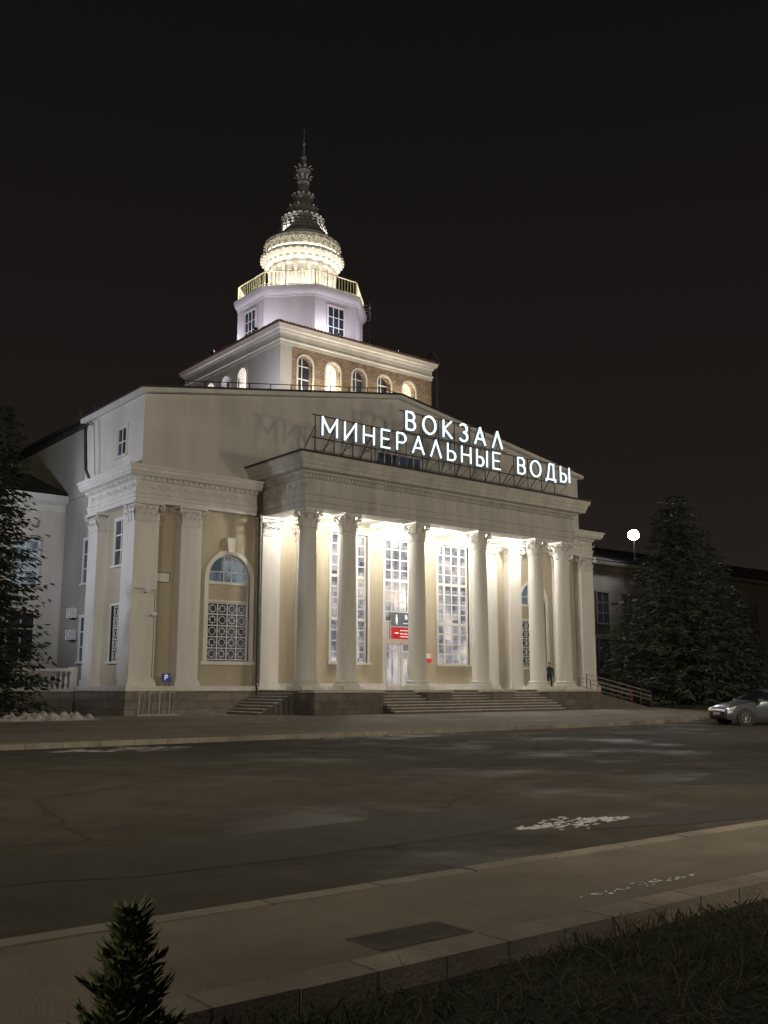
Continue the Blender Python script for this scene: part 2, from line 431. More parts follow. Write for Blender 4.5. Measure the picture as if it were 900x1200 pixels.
def pil_cap(x0, x1, y0, y1, z0, h):
    e = .05
    caps.box(x0 - e, x1 + e, y0 - e, y1 + e, z0, z0 + .07)
    caps.box(x0 + .04, x1 - .04, y0 + .04, y1, z0 + .07, z0 + h * .88)
    o = .2
    caps.box(x0 - o, x1 + o, y0 - o, y1 + o * (0 if y1 > YF + .4 else 1), z0 + h * .88, z0 + h)
    W = x1 - x0; n = 4
    for i in range(n):
        u = x0 + W * (i + .5) / n; leaf(caps, u, y0, 0, -1, z0 + .08, h * .42, W / n * 1.05, .2)
    for i in range(3):
        u = x0 + W * (i + 1) / 4; leaf(caps, u, y0, 0, -1, z0 + .1, h * .68, W / n * 1.1, .28)
    D = y1 - y0; nd = max(1, int(D / .3))
    for i in range(nd):
        v = y0 + D * (i + .5) / nd
        leaf(caps, x0, v, -1, 0, z0 + .08, h * .42, .32, .18); leaf(caps, x1, v, 1, 0, z0 + .08, h * .42, .32, .18)
        leaf(caps, x0, v, -1, 0, z0 + .1, h * .68, .25, .25)
    s = .7071
    for (x, nx) in ((x0, -s), (x1, s)):
        volute(caps, x + nx * .14, y0 - .12, z0 + h * .74, nx, -s, .16)

def pilaster(x0, x1, y0=YF, y1=WY + .003, zb=1.6, zt=11.2):
    white.box(x0 - .1, x1 + .1, y0 - .1, y1, zb, zb + .2)
    white.box(x0 - .05, x1 + .05, y0 - .05, y1, zb + .2, zb + .34)
    white.box(x0, x1, y0, y1, zb + .34, zt - 1.1)
    pil_cap(x0, x1, y0, y1, zt - 1.1, 1.1)

for a, b in ((XL - .18, 29.35), (51.4, XR + .18)):
    plinth.box(a, b, YF - .2, WY + .2, 0, 1.35); white.box(a - .04, b, YF - .26, WY + .2, 1.35, 1.6)
    plinth.box(a - .06, b, YF - .28, YF - .2, 0, .5)
plinth.box(XL - .18, WX0 + .2, WY + .2, 53.9, 0, 1.35); white.box(XL - .24, WX0 + .2, WY + .2, 53.95, 1.35, 1.6)
plinth.box(XL - .24, XL - .18, YF - .2, 53.95, 0, .5)
plinth.box(WX1 - .2, XR + .18, WY + .2, 53.9, 0, 1.35); white.box(WX1 - .2, XR + .24, WY + .2, 53.95, 1.35, 1.6)
light_block = Part("inner_light_block", ST, M_beige, 0); light_block.box(22.75, 57.4, 49.0, 74.8, 0, 13.0); light_block.done()  # unseen box added inside to block light through the building

AL = (26.35, 29.0)
AR = (2 * XC - AL[1], 2 * XC - AL[0])
wall_open(walls, F, WX0, 29.6, 1.6, 11.25, [(AL[0], AL[1], 2.95, 7.55, True)])
wall_open(walls, F, 50.6, WX1, 1.6, 11.25, [(AR[0], AR[1], 2.95, 7.55, True)])
W1 = (34.7, 37.5); W2 = (38.9, 41.7); W3 = (43.4, 46.2)
wall_open(walls, F, 29.6, 50.6, 1.4, 11.7, [(W1[0], W1[1], 3.0, 10.9, False), (W2[0], W2[1], 1.4, 10.9, False), (W3[0], W3[1], 3.0, 10.9, False)])
wall_open(walls, FL, WY + .4, 54.0, 1.6, 11.25, [(49.55, 51.25, 2.9, 5.9, False)] )
FRt = Fr('R', WX1); wall_open(walls, FRt, WY + .4, 54.0, 1.6, 11.25, [(49.55, 51.25, 2.9, 5.9, False)])

pilaster(XL, 23.0, YF, WY + .5)
pilaster(24.3, 25.55); pilaster(29.45, 30.65, zb=1.403)
pilaster(XR - 1.4, XR, YF, WY + .5); pilaster(2 * XC - 25.55, 2 * XC - 24.3)
pilaster(49.6, 50.75, zb=1.403); pilaster(47.2, 48.35, zb=1.403); pilaster(32.1, 33.2, zb=1.403)
for (a, b) in ((XL, WX0 + .02), (WX1 - .02, XR)):
    white.box(a - .06, b, 52.3, 53.8, 1.6, 1.94); white.box(a, b, 52.4, 53.7, 1.94, 10.1)
    caps.box(a - .05, b, 52.35, 53.75, 10.1, 10.17); caps.box(a + .02, b, 52.42, 53.68, 10.17, 11.03); caps.box(a - .2, b, 52.2, 53.9, 11.07, 11.2)
    for i in range(4): leaf(caps, a, 52.55 + i * .33, -1, 0, 10.18, .46, .32, .17)
    for i in range(3): leaf(caps, a, 52.72 + i * .33, -1, 0, 10.2, .75, .34, .22)
    volute(caps, a - .08, 52.3, 10.94, -.7071, -.7071, .13); volute(caps, a - .08, 53.8, 10.94, -.7071, .7071, .13)
white.box(XL, WX0, WY + .503, 49.05, 1.94, 11.2)

prof = [(-.55, 11.2), (0, 11.2), (0, 11.42), (.05, 11.43), (.05, 11.62), (.1, 11.64), (.1, 11.7), (.0, 11.72), (.0, 12.32), (.1, 12.36), (.1, 12.5), (.5, 12.56), (.58, 12.7), (.62, 12.72), (.62, 12.86), (.72, 12.95), (.74, 13.04), (-.55, 13.1)]
ent.sweep([(XL, 54.0), (XL, YF), (29.0, YF)], prof)
ent.sweep([(51.9, YF), (XR, YF), (XR, 54.0)], prof)
def dentils(part, p0, p1, out, z0, z1, w=.16, gap=.16, d=.14):
    a, b = Vector(p0), Vector(p1); L = (b - a).length; t = (b - a).normalized(); n = Vector((t.y, -t.x)); s = .1
    while s + w < L:
        q = [a + t * s + n * (out - .01), a + t * (s + w) + n * (out - .01), a + t * (s + w) + n * (out + d), a + t * s + n * (out + d)]
        part.prism([(v.x, v.y) for v in q], lambda u, w_, z: (u, w_, z), z0, z1); s += w + gap
for seg in (((XL, 54), (XL, YF)), ((XL, YF), (29.0, YF)), ((51.9, YF), (XR, YF))):
    dentils(ent, seg[0], seg[1], .1, 12.38, 12.52)
def frieze(part, p0, p1, out, zc, sc=1.0):
    a, b = Vector(p0), Vector(p1); L = (b - a).length; t = (b - a).normalized(); n = Vector((t.y, -t.x)); k = int(L / (1.0 * sc)); st = L / k
    for i in range(k):
        c = a + t * (st * (i + .5)) + n * (out + .02)
        for j in range(-2, 3):
            an = j * .5; e = c + t * (math.sin(an) * .24 * sc)
            part.tube((c.x, c.y, zc - .2 * sc), (e.x, e.y, zc - .2 * sc + math.cos(an) * .42 * sc), .035 * sc, 5, .06 * sc)
        pts = []
        for j in range(9):
            u = -1 + j / 4; e = c + t * (st * .5 + u * st * .27); pts.append((e.x, e.y, zc + .14 * sc - .2 * sc * (1 - u * u)))
        part.path(pts, .045 * sc, 5)
frieze(ent, (XL, 54), (XL, YF), .0, 12.02); frieze(ent, (XL, YF), (29.0, YF), .0, 12.02); frieze(ent, (51.9, YF), (XR, YF), .0, 12.02)

# portico
PX = [30.1, 32.8, 37.95, 43.1, 48.3, 50.9]; PY = 44.0; PZ = 1.4
for x in PX: column(x, PY, PZ, 11.2, .54)
PL, PR, PF = 29.5, 51.5, 43.4
pprof = [(-1.2, 11.2), (0, 11.2), (0, 11.5), (.05, 11.52), (.05, 11.86), (.12, 11.9), (.12, 12.0), (.0, 12.03), (.0, 12.78), (.1, 12.82), (.1, 13.02), (.2, 13.06), (.26, 13.16), (.62, 13.22), (.66, 13.42), (.72, 13.46), (.72, 13.62), (.84, 13.76), (.9, 13.92), (.9, 14.0), (-1.2, 14.02)]
ppath = [(PL, WY + .1), (PL, PF), (PR, PF), (PR, WY + .1)]
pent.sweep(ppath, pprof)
for a, b in zip(ppath[:-1], ppath[1:]):
    dentils(pent, a, b, .1, 12.86, 13.02, .12, .12, .09)
frieze(pent, ppath[0], ppath[1], .0, 12.42, 1.15)
roof.sweep(ppath, [(.96, 13.98), (.98, 13.98), (.98, 14.1), (-1.3, 14.13), (-1.3, 14.05)])
roof.box(30.3, 50.7, 44.2, 48.2, 14.03, 14.1)
ceil.box(30.66, 50.34, PF + 1.201, WY, 11.62, 11.8)
ceil.box(PL + 1.19, PL + 1.22, PF + 1.2, WY, 11.2, 11.62); ceil.box(PR - 1.22, PR - 1.19, PF + 1.2, WY, 11.2, 11.62); ceil.box(PL + 1.22, PR - 1.22, PF + 1.19, PF + 1.22, 11.2, 11.62)
for x in PX[1:5]: ceil.box(x - .3, x + .3, PF + 1.22, WY, 11.35, 11.62)
steps.box(29.3, 51.7, 43.3, WY, 0, PZ - .05); nose.box(29.27, 51.73, 43.27, WY, PZ - .05, PZ)
def ped(x0, x1, yf):
    peds.box(x0, x1, yf, 43.26, 0, PZ - .14); nose.box(x0 - .07, x1 + .07, yf - .07, 43.266, PZ - .14, PZ + .004)
ped(29.2, 33.7, 41.9); ped(47.4, 51.8, 41.9); ped(37.05, 38.85, 42.05); ped(42.2, 44.0, 42.05)
ns = 8; rise = (PZ - .13) / ns
for i in range(1, ns):
    z = .13 + rise * i; yf = 43.3 - (ns - i) * .33
    steps.box(33.78, 47.32, yf, yf + .36, .1, z - .045); nose.box(33.76, 47.34, yf - .03, yf + .328, z - .045, z)
    xs = 29.3 - (ns - i) * .31; steps.box(xs, xs + .34, 44.0, 47.1, .1, z - .045); nose.box(xs - .03, xs + .308, 43.98, 47.12, z - .045, z)

def grid(fr, ua, ub, za, zb, nu, nv, d=.18, b=.035, thick=(), part=frames, glass=g_hall, db=.05):
    gd = d + db + .06
    a = fr.P(ua, gd, za); c = fr.P(ub, gd, zb)
    if fr.k == 'F': glass.add([(a[0], a[1], za), (c[0], a[1], za), (c[0], a[1], zb), (a[0], a[1], zb)], [(0, 1, 2, 3)])
    else: glass.add([(a[0], a[1], za), (a[0], c[1], za), (a[0], c[1], zb), (a[0], a[1], zb)], [(0, 1, 2, 3)])
    for s, e in ((ua, ua + .09), (ub - .09, ub)): fr.box(part, s, e, d - .02, d + db + .02, za, zb)
    for s, e in ((za, za + .09), (zb - .09, zb)): fr.box(part, ua + .09, ub - .09, d - .02, d + db + .02, s, e)
    for i in range(1, nu):
        u = ua + (ub - ua) * i / nu; fr.box(part, u - b, u + b, d, d + db, za + .09, zb - .09)
    for j in range(1, nv):
        z = za + (zb - za) * j / nv; t = .09 if j in thick else b
        fr.box(part, ua + .09, ub - .09, d + .003, d + db - .003 + (.05 if j in thick else 0), z - t, z + t)
for w_ in (W1, W3):
    grid(F, w_[0], w_[1], 3.0, 10.9, 4, 12, thick=(4, 8), b=.035)
    for k in (1, 3):
        u = w_[0] + (w_[1] - w_[0]) * k / 4; F.box(frames, u - .07, u + .07, .15, .27, 3.09, 10.81)
grid(F, W2[0], W2[1], 5.6, 10.9, 4, 8, thick=(4,), b=.035)
for w in (W1, W3): rect_trim(white, F, w[0], w[1], 3.0, 10.9, .16, -.06, .1)
F.box(white, W2[0] - .2, W2[0], -.06, .1, 1.4, 10.9); F.box(white, W2[1], W2[1] + .2, -.06, .1, 1.4, 10.9); F.box(white, W2[0] - .2, W2[1] + .2, -.07, .1, 10.9, 11.08)
F.box(white, W2[0], W2[1], .1, .4, 4.3, 5.6)
for k in range(2):
    a = W2[0] + .15 + k * 1.3; b = a + 1.2
    F.box(frames, a, a + .12, .15, .25, 1.4, 4.3); F.box(frames, b - .12, b, .15, .25, 1.4, 4.3)
    F.box(frames, a + .12, b - .12, .15, .25, 1.4, 1.75); F.box(frames, a + .12, b - .12, .15, .25, 3.7, 3.82); F.box(frames, a + .12, b - .12, .15, .25, 4.18, 4.3)
    F.box(frames, (a + b) / 2 - .04, (a + b) / 2 + .04, .16, .24, 1.75, 3.7)
    F.box(g_hall, a, b, .27, .29, 1.4, 4.3)
    pipes.path([F.P((a + b) / 2 - .1, .1, 2.3), F.P((a + b) / 2 - .1, .1, 2.9)], .02)
white.box(30.7, W2[0] - .2, WY - .1, WY, 1.4, 1.75); white.box(W2[1] + .2, 47.1, WY - .1, WY, 1.4, 1.75)

def lattice(fr, ua, ub, za, zb, nu, nv, part, d=.12):
    b = .026
    for i in range(nu + 1):
        u = ua + (ub - ua) * i / nu; fr.box(part, u - b, u + b, d, d + .04, za, zb)
    for j in range(nv + 1):
        z = za + (zb - za) * j / nv; fr.box(part, ua, ub, d + .002, d + .038, z - b, z + b)
    cu, cz = (ub - ua) / nu, (zb - za) / nv
    for i in range(nu):
        for j in range(nv):
            u = ua + cu * (i + .5); z = za + cz * (j + .5)
            if (i + j) % 2 == 0:
                rr = min(cu, cz) * .33; pts = [fr.P(u + rr * math.cos(k * math.pi / 5), d + .02, z + rr * math.sin(k * math.pi / 5)) for k in range(11)]
                part.path(pts, .022, 4)
            else:
                q = .25
                part.path([fr.P(u - cu * q, d + .02, z - cz * q), fr.P(u + cu * q, d + .02, z - cz * q), fr.P(u + cu * q, d + .02, z + cz * q), fr.P(u - cu * q, d + .02, z + cz * q), fr.P(u - cu * q, d + .02, z - cz * q)], .022, 4)
                for sx, sz in ((-1, 0), (1, 0), (0, 1), (0, -1)):
                    part.tube(fr.P(u + sx * cu * q, d + .02, z + sz * cz * q), fr.P(u + sx * cu * .5, d + .02, z + sz * cz * .5), .018, 4)
def arch_window(fr, ua, ub):
    za, zs = 2.95, 7.55; c = (ua + ub) / 2; r = (ub - ua) / 2
    arch_trim(white, fr, ua, ub, za, zs, .24, -.09, .1)
    fr.box(white, ua - .4, ub + .4, -.2, .1, za - .2, za)
    k = [(c - .2, zs + r + .1), (c + .2, zs + r + .1), (c + .3, zs + r + .95), (c - .3, zs + r + .95)]
    white.prism(k, lambda u, z, d: fr.P(u, d, z), -.2, .05)
    fr.box(g_gr, ua, ub, .27, .30, za, 6.2)
    lattice(fr, ua + .1, ub - .1, za + .1, 6.15, 4, 5, frames)
    fr.box(frames, ua, ua + .08, .1, .2, za, zs); fr.box(frames, ub - .08, ub, .1, .2, za, zs)
    fr.box(walls, ua + .08, ub - .08, .14, .3, 6.2, 7.2); fr.box(white, ua + .08, ub - .08, .1, .2, 7.2, 7.35); fr.box(white, ua + .08, ub - .08, .1, .2, 6.2, 6.32)
    ap = arch_pts(ua, ub, zs, 16)
    vs = [fr.P(ua, .28, 7.3)] + [fr.P(u, .28, z) for u, z in ap] + [fr.P(ub, .28, 7.3)]
    g_blue.add(vs, [tuple(range(len(vs)))])
    for an in (60, 120):
        frames.tube(fr.P(c + math.cos(rad(an)) * .5, .2, 7.3), fr.P(c + math.cos(rad(an)) * .5, .2, zs + r * .93), .04, 4)
    pp = arch_pts(c - r * .97, c + r * .97, zs, 12); frames.path([fr.P(u, .2, z) for u, z in pp], .04, 4)
    frames.tube(fr.P(ua, .2, zs + .35), fr.P(ub, .2, zs + .35), .03, 4)
arch_window(F, *AL); arch_window(F, *AR)

lattice(FL, 49.6, 51.2, 2.95, 5.85, 3, 5, frames); FL.box(g_gr, 49.55, 51.25, .25, .28, 2.9, 5.9); rect_trim(white, FL, 49.55, 51.25, 2.9, 5.9, .14, -.05, .1)
def proud_window(fr, ua, ub, za, zb, glass, nu=2, nv=3, trim=white, frames=frames):
    rect_trim(trim, fr, ua, ub, za, zb, .14, -.08, .02)
    fr.box(glass, ua, ub, -.012, -.002, za, zb)
    for i in range(nu + 1):
        u = ua + (ub - ua) * i / nu; fr.box(frames, u - .035, u + .035, -.045, -.014, za, zb)
    for j in range(nv + 1):
        z = za + (zb - za) * j / nv; fr.box(frames, ua, ub, -.043, -.016, z - .035, z + .035)
proud_window(FL, 49.6, 51.1, 8.1, 10.6, g_dark)

wallsB = Part("rear_walls", ST, make_mat("rear_plaster", (.34, .32, .29), .85, .15, .4, .2, 30, streak=True))
wallsB.box(22.6, 57.6, 54.0, 75, 0, 13.0)
FB = Fr('L', 22.6)
proud_window(FB, 55.3, 56.6, 7.6, 10.2, g_dark); proud_window(FB, 55.3, 56.6, 3.0, 5.6, g_dark)
def ac(x, y, z):
    pipes.box(x - .35, x - .02, y, y + .85, z - .03, z); frames.box(x - .38, x - .03, y + .03, y + .82, z, z + .6)
    pts = [(x - .385, y + .35 + .22 * math.cos(a * math.pi / 8), z + .3 + .22 * math.sin(a * math.pi / 8)) for a in range(17)]; pipes.path(pts, .015, 4)
ac(22.6, 57.2, 5.6); ac(22.6, 57.2, 4.3)

# attic with gable
EZ, AZ = 17.3, 20.3
attic.prism([(22.2, 13.05), (58.0, 13.05), (58.0, EZ), (XC, AZ), (22.2, EZ)], lambda u, z, y: (u, y, z), 48.3, 49.2)
attic.box(22.2, 22.9, 49.2, 56.2, 13.05, EZ); attic.box(57.3, 58.0, 49.2, 56.2, 13.05, EZ)
wallsB.box(22.5, 22.9, 56.2, 75, 13.0, EZ); wallsB.box(57.3, 57.7, 56.2, 75, 13.0, EZ)
slab = [(21.85, EZ), (XC, AZ), (58.35, EZ), (58.35, EZ + .24), (XC, AZ + .24), (21.85, EZ + .24)]
white.prism(slab, lambda u, z, y: (u, y, z), 47.95, 56.5)
slab2 = [(21.75, EZ + .243), (XC, AZ + .243), (58.45, EZ + .243), (58.45, EZ + .32), (XC, AZ + .34), (21.75, EZ + .32)]
roof.prism(slab2, lambda u, z, y: (u, y, z), 47.85, 75.5)
roof.prism([(22.2, EZ), (XC, AZ), (58, EZ), (58, EZ + .24), (XC, AZ + .24), (22.2, EZ + .24)], lambda u, z, y: (u, y, z), 56.51, 75.5)
FA = Fr('L', 22.2); proud_window(FA, 50.4, 51.5, 14.3, 15.9, g_dark, 2, 2, attic)
FG = Fr('F', 48.3); proud_window(FG, 38.3, 42.0, 15.0, 16.5, g_dark, 6, 2, attic)
pipes.path([(29.05, 47.4, 12.9), (29.05, 47.35, 11.2), (29.15, 47.45, 10.9), (29.15, 47.45, 1.7), (29.0, 47.1, 1.3), (29.0, 47.1, .3)], .09, 8)
pipes.path([(22.1, 56.0, 17.2), (21.6, 55.0, 16.6), (21.6, 54.6, 14.0), (22.2, 54.4, 12.6), (22.3, 54.4, .4)], .10, 8)
pipes.path([(58.2, 48.0, 12.9), (58.9, 47.3, 12.2), (58.9, 48.8, 11.3), (58.7, 48.8, .3)], .07, 8)
def rz(x): return EZ + .34 + (AZ - EZ) * (1 - abs(x - XC) / (XC - 21.8))
prev = None; x = 23.5
while x < 49:
    b = (x, 49.6, rz(x)); t = (x, 49.6, rz(x) + .75); pipes.tube(b, t, .035, 5)
    if prev:
        pipes.tube(prev, t, .03, 5); pipes.tube((prev[0], 49.6, prev[2] - .35), (x, 49.6, t[2] - .35), .022, 5)
    prev = t; x += 1.5
for (x, y, h) in ((23.2, 57, 1.2), (23.5, 60.0, 1.6), (23.2, 63, 1.0)):
    pipes.tube((x, y, EZ + .3), (x - .4, y, EZ + .3 + h), .04, 5); pipes.tube((x + .5, y, EZ + .35), (x - .1, y + .5, EZ + .2 + h * .8), .035, 5)

# clerestory block
BX0, BX1, BY0, BY1 = 33.5, 46.8, 52.5, 65.8
BT = 24.5
F2 = Fr('F', BY0); F2L = Fr('L', BX0)
cw = [35.5, 37.8, 40.05, 42.3, 44.6]
stonL = Part("clerestory_side_wall", ST, M_white2)
wall_open(stone, F2, BX0 + .9, BX1, 17, BT, [(c - .58, c + .58, 20.7, 22.85, True) for c in cw], .5)
stonL.box(BX0, BX0 + .9, BY0 - .03, BY0 + .5, 17, BT)
sy = [57.3, 59.6, 61.8, 64.0]
wall_open(stonL, F2L, BY0 + .5, BY1, 17, BT, [(c - .58, c + .58, 20.7, 22.85, True) for c in sy], .5)
stonL.box(BX1 - .5, BX1, BY0 + .5, BY1, 17, BT); stonL.box(BX0 + .5, BX1 - .5, BY1 - .5, BY1, 17, BT)
for i, c in enumerate(cw):
    arch_trim(white, F2, c - .58, c + .58, 20.7, 22.85, .13, -.05, .1)
    F2.box(white, c - .8, c + .8, -.12, .1, 20.55, 20.7)
    gl = g_warm if i in (1, 4) else g_dark
    F2.box(gl, c - .6, c + .6, .46, .48, 20.7, 23.5)
    F2.box(frames, c - .03, c + .03, .4, .45, 20.7, 23.4); F2.box(frames, c - .58, c + .58, .402, .448, 21.9, 21.96); F2.box(frames, c - .58, c + .58, .402, .448, 22.8, 22.86)
for i, c in enumerate(sy):
    arch_trim(white, F2L, c - .58, c + .58, 20.7, 22.85, .13, -.05, .1)
    F2L.box(g_warm if i in (0, 2) else g_dark, c - .6, c + .6, .46, .48, 20.7, 23.5); F2L.box(frames, c - .03, c + .03, .4, .45, 20.7, 23.4)
bpath = [(BX0, BY0), (BX1, BY0), (BX1, BY1), (BX0, BY1)]
white.sweep(bpath, [(-.3, 23.95), (.06, 23.95), (.06, 24.15), (.12, 24.2), (.12, 24.3), (.04, 24.35), (.04, 24.7), (.16, 24.78), (.16, 24.88), (.32, 24.95), (.36, 25.12), (.4, 25.2), (-.3, 25.24)], True)
tile.sweep(bpath, [(.30, 25.205), (.48, 25.205), (.5, 25.3), (-1.9, 25.75), (-2.0, 25.3)], True)
tile.box(BX0 + 1.8, BX1 - 1.8, BY0 + 1.8, BY1 - 1.8, 25.2, 25.73)
for side in range(2):
    t = -.4
    while t < 13.7:
        if side == 0: tile.tube((BX0 + t, BY0 - .54, 25.27), (BX0 + t, BY0 - .2, 25.36), .07, 6)
        else: tile.tube((BX0 - .54, BY0 + t, 25.27), (BX0 - .2, BY0 + t, 25.36), .07, 6)
        t += .28
for dx in (0, .45):
    pts = [(47.2 + dx * .6, 52.3 + dx * .3, 20.0)] + [(47.2 + dx * .6, 52.3 + dx * .3, 25.6)]
    pts += [(47.2 + dx * .6 - .45 + .45 * math.cos(a), 52.3 + dx * .3, 25.6 + .5 * math.sin(a)) for a in [math.pi * k / 8 for k in range(1, 9)]]
    pipes.path(pts, .05, 6)
z = 20.3
while z < 25.6: pipes.tube((47.2, 52.3, z), (47.47, 52.44, z), .03, 5); z += .35

# octagonal tower
TX, TY = 39.75, 59.4
def octa(r): return [(TX + r * math.cos(rad(22.5 + 45 * k)), TY + r * math.sin(rad(22.5 + 45 * k))) for k in range(8)]
tower.prism(octa(4.85), lambda u, w, z: (u, w, z), 25.0, 29.3)
tower.sweep(octa(4.85), [(-.2, 29.2), (.05, 29.2), (.08, 29.35), (.2, 29.45), (.28, 29.7), (.3, 29.95), (-.4, 30.0)], True)
tower.sweep(octa(4.85), [(.0, 25.9), (.14, 25.9), (.14, 26.15), (.0, 26.2)], True)
tower.prism(octa(4.7), lambda u, w, z: (u, w, z), 29.3, 29.97)
ap = 4.85 * math.cos(rad(22.5))
for (fr, c) in ((Fr('F', TY - ap), TX), (Fr('L', TX - ap), TY)):
    rect_trim(tower, fr, c - .72, c + .72, 26.6, 28.7, .13, -.07, .02)
    fr.box(g_dark, c - .72, c + .72, -.012, -.003, 26.6, 28.7)
    for u in (-.70, -.24, .24, .70): fr.box(frames, c + u - .025, c + u + .025, -.045, -.014, 26.6, 28.7)
    for z in (26.63, 27.15, 27.9, 28.67): fr.box(frames, c - .72, c + .72, -.043, -.016, z - .025, z + .025)
oc = octa(4.85)
for k in range(8):
    a, b = Vector((*oc[k], 0)), Vector((*oc[(k + 1) % 8], 0))
    for zz, r in ((30.15, .03), (31.15, .045)): yrail.tube((a.x, a.y, zz), (b.x, b.y, zz), r, 5)
    n = 14
    for i in range(n):
        p = a.lerp(b, i / n); yrail.tube((p.x, p.y, 29.97), (p.x, p.y, 31.15), .02 if i else .05, 4)
drum.lathe([(2.75, 30), (2.75, 30.5), (2.35, 30.6), (2.3, 32.7), (2.5, 32.8), (2.5, 33.0), (2.75, 33.1), (3.05, 33.45), (3.15, 33.6), (3.15, 33.85), (3.0, 33.95), (2.75, 34.0), (2.7, 34.5), (2.9, 34.7), (2.95, 34.95), (2.8, 35.05), (2.45, 35.15), (2.3, 35.5), (1.8, 35.6)], TX, TY, 48)
for k in range(16):
    a = 2 * math.pi * k / 16; x, y = TX + 2.5 * math.cos(a), TY + 2.5 * math.sin(a)
    drum.lathe([(.16, 30.5), (.13, 30.7), (.12, 32.4), (.18, 32.6), (.2, 32.8)], x, y, 10)
    a += math.pi / 16
    p = Vector((TX + 2.36 * math.cos(a), TY + 2.36 * math.sin(a))); tt = Vector((-math.sin(a), math.cos(a)))
    pts = []
    for q in range(9):
        u = -math.pi / 2 + math.pi * q / 8
        pts.append((p.x + tt.x * .3 * math.sin(u), p.y + tt.y * .3 * math.sin(u), 31.9 + .35 * math.cos(u)))
    drum.path(pts, .045, 4)
def ring_leaves(part, r, z, n, h, w, out, ph=0):
    for k in range(n):
        a = 2 * math.pi * (k + ph) / n; leaf(part, TX + r * math.cos(a), TY + r * math.sin(a), math.cos(a), math.sin(a), z, h, w, out)
ring_leaves(drum, 2.85, 33.12, 32, .55, .40, .30); ring_leaves(drum, 2.74, 34.05, 30, .72, .44, .22)
for k in range(36):
    a = 2 * math.pi * k / 36; x, y = TX + 3.14 * math.cos(a), TY + 3.14 * math.sin(a); drum.tube((x, y, 33.60), (x, y, 33.86), .11, 6)
spire.lathe([(2.35, 35.45), (2.3, 35.6), (2.05, 35.9), (1.85, 36.3), (1.62, 36.7), (1.5, 36.9), (1.62, 36.95), (1.62, 37.1), (1.35, 37.15), (1.2, 37.5), (1.05, 37.8), (1.15, 37.85), (1.15, 38.0), (.92, 38.1), (.8, 38.5), (.68, 38.9), (.8, 38.95), (.8, 39.05), (.58, 39.15), (.48, 39.6), (.42, 40.2), (.5, 40.3), (.5, 40.4), (.36, 40.5), (.34, 40.9), (.45, 41.2), (.55, 41.35), (.4, 41.6), (.22, 41.8), (.14, 42.1), (.2, 42.3), (.28, 42.5), (.2, 42.7), (.09, 42.8), (.06, 43.6), (.13, 43.7), (.06, 43.8), (.035, 44.9), (.005, 45.1)], TX, TY, 32)
ring_leaves(spire, 1.5, 36.95, 22, .32, .36, .18); ring_leaves(spire, 1.98, 35.75, 30, .34, .36, .05); ring_leaves(spire, 1.82, 36.1, 28, .34, .36, .05, .5); ring_leaves(spire, 1.66, 36.45, 26, .34, .34, .05)
ring_leaves(spire, 1.02, 37.9, 18, .34, .3, .16); ring_leaves(spire, 1.25, 37.3, 20, .3, .3, .06); ring_leaves(spire, .72, 38.98, 12, .34, .3, .16); ring_leaves(spire, .36, 40.35, 8, .6, .24, .34); ring_leaves(spire, .36, 41.1, 8, .62, .24, .36, .5)
for dz in (0, .5, 1.0, 1.5, 2.0, 2.5):
    x, y = TX + 4.9 * math.cos(rad(-22)), TY + 4.9 * math.sin(rad(-22))
    pts = [(x + .42 * math.cos(t) * .9 + .3, y + .4 * math.sin(t), 28.3 + dz) for t in [math.pi * 2 * k / 12 for k in range(13)]]
    pipes.path(pts, .025, 4)
for t in (0, 1.57, 3.14, 4.7):
    x, y = TX + 4.9 * math.cos(rad(-22)), TY + 4.9 * math.sin(rad(-22))
    pipes.tube((x + .3 + .38 * math.cos(t), y + .4 * math.sin(t), 26.5), (x + .3 + .38 * math.cos(t), y + .4 * math.sin(t), 31.0), .03, 4)

# wings
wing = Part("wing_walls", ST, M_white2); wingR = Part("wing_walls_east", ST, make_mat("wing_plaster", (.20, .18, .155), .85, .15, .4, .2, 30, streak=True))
wing.box(-30, 22.6, 60, 74, 0, 12.4)
white.sweep([(-30, 60), (22.55, 60)], [(-.2, 12.3), (.1, 12.3), (.12, 12.7), (.5, 12.9), (.6, 13.3), (-.3, 13.4)])
FW = Fr('F', 60)
for i in range(9):
    u = 20.2 - i * 3.6
    proud_window(FW, u - .8, u + .8, 7.6, 10.4, g_blue if i == 0 else g_dark, 2, 3); proud_window(FW, u - .8, u + .8, 3.0, 6.0, g_off, 2, 3)
roof.prism([(59.4, 13.4), (75, 13.4), (67, 16)], lambda u, z, x: (x, u, z), -30, 22.5)
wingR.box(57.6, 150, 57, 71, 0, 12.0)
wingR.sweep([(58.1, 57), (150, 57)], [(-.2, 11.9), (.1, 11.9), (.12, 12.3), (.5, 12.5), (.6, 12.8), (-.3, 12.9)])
FW2 = Fr('F', 57)
for i in range(22):
    u = 60.6 + i * 3.6
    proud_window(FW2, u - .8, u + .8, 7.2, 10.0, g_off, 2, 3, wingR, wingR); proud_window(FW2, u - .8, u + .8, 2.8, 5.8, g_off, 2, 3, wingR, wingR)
roof.prism([(56.4, 12.9), (72, 12.9), (64, 15.6)], lambda u, z, x: (x, u, z), 57.7, 150)
pipes.box(23.2, 24.0, WY - .03, WY, 7.05, 7.6); frames.box(23.24, 23.96, WY - .045, WY - .03, 7.09, 7.56)
for (x, z) in ((22.3, 6.4), (22.7, 5.2)):
    pipes.tube((x, YF, z), (x, YF - .4, z + .05), .03, 5); frames.box(x - .07, x + .07, YF - .62, YF - .3, z, z + .15)
pipes.path([(21.7, YF - .03, 6.6), (22.9, YF - .03, 6.55), (22.9, YF - .03, 2.0)], .015, 4)
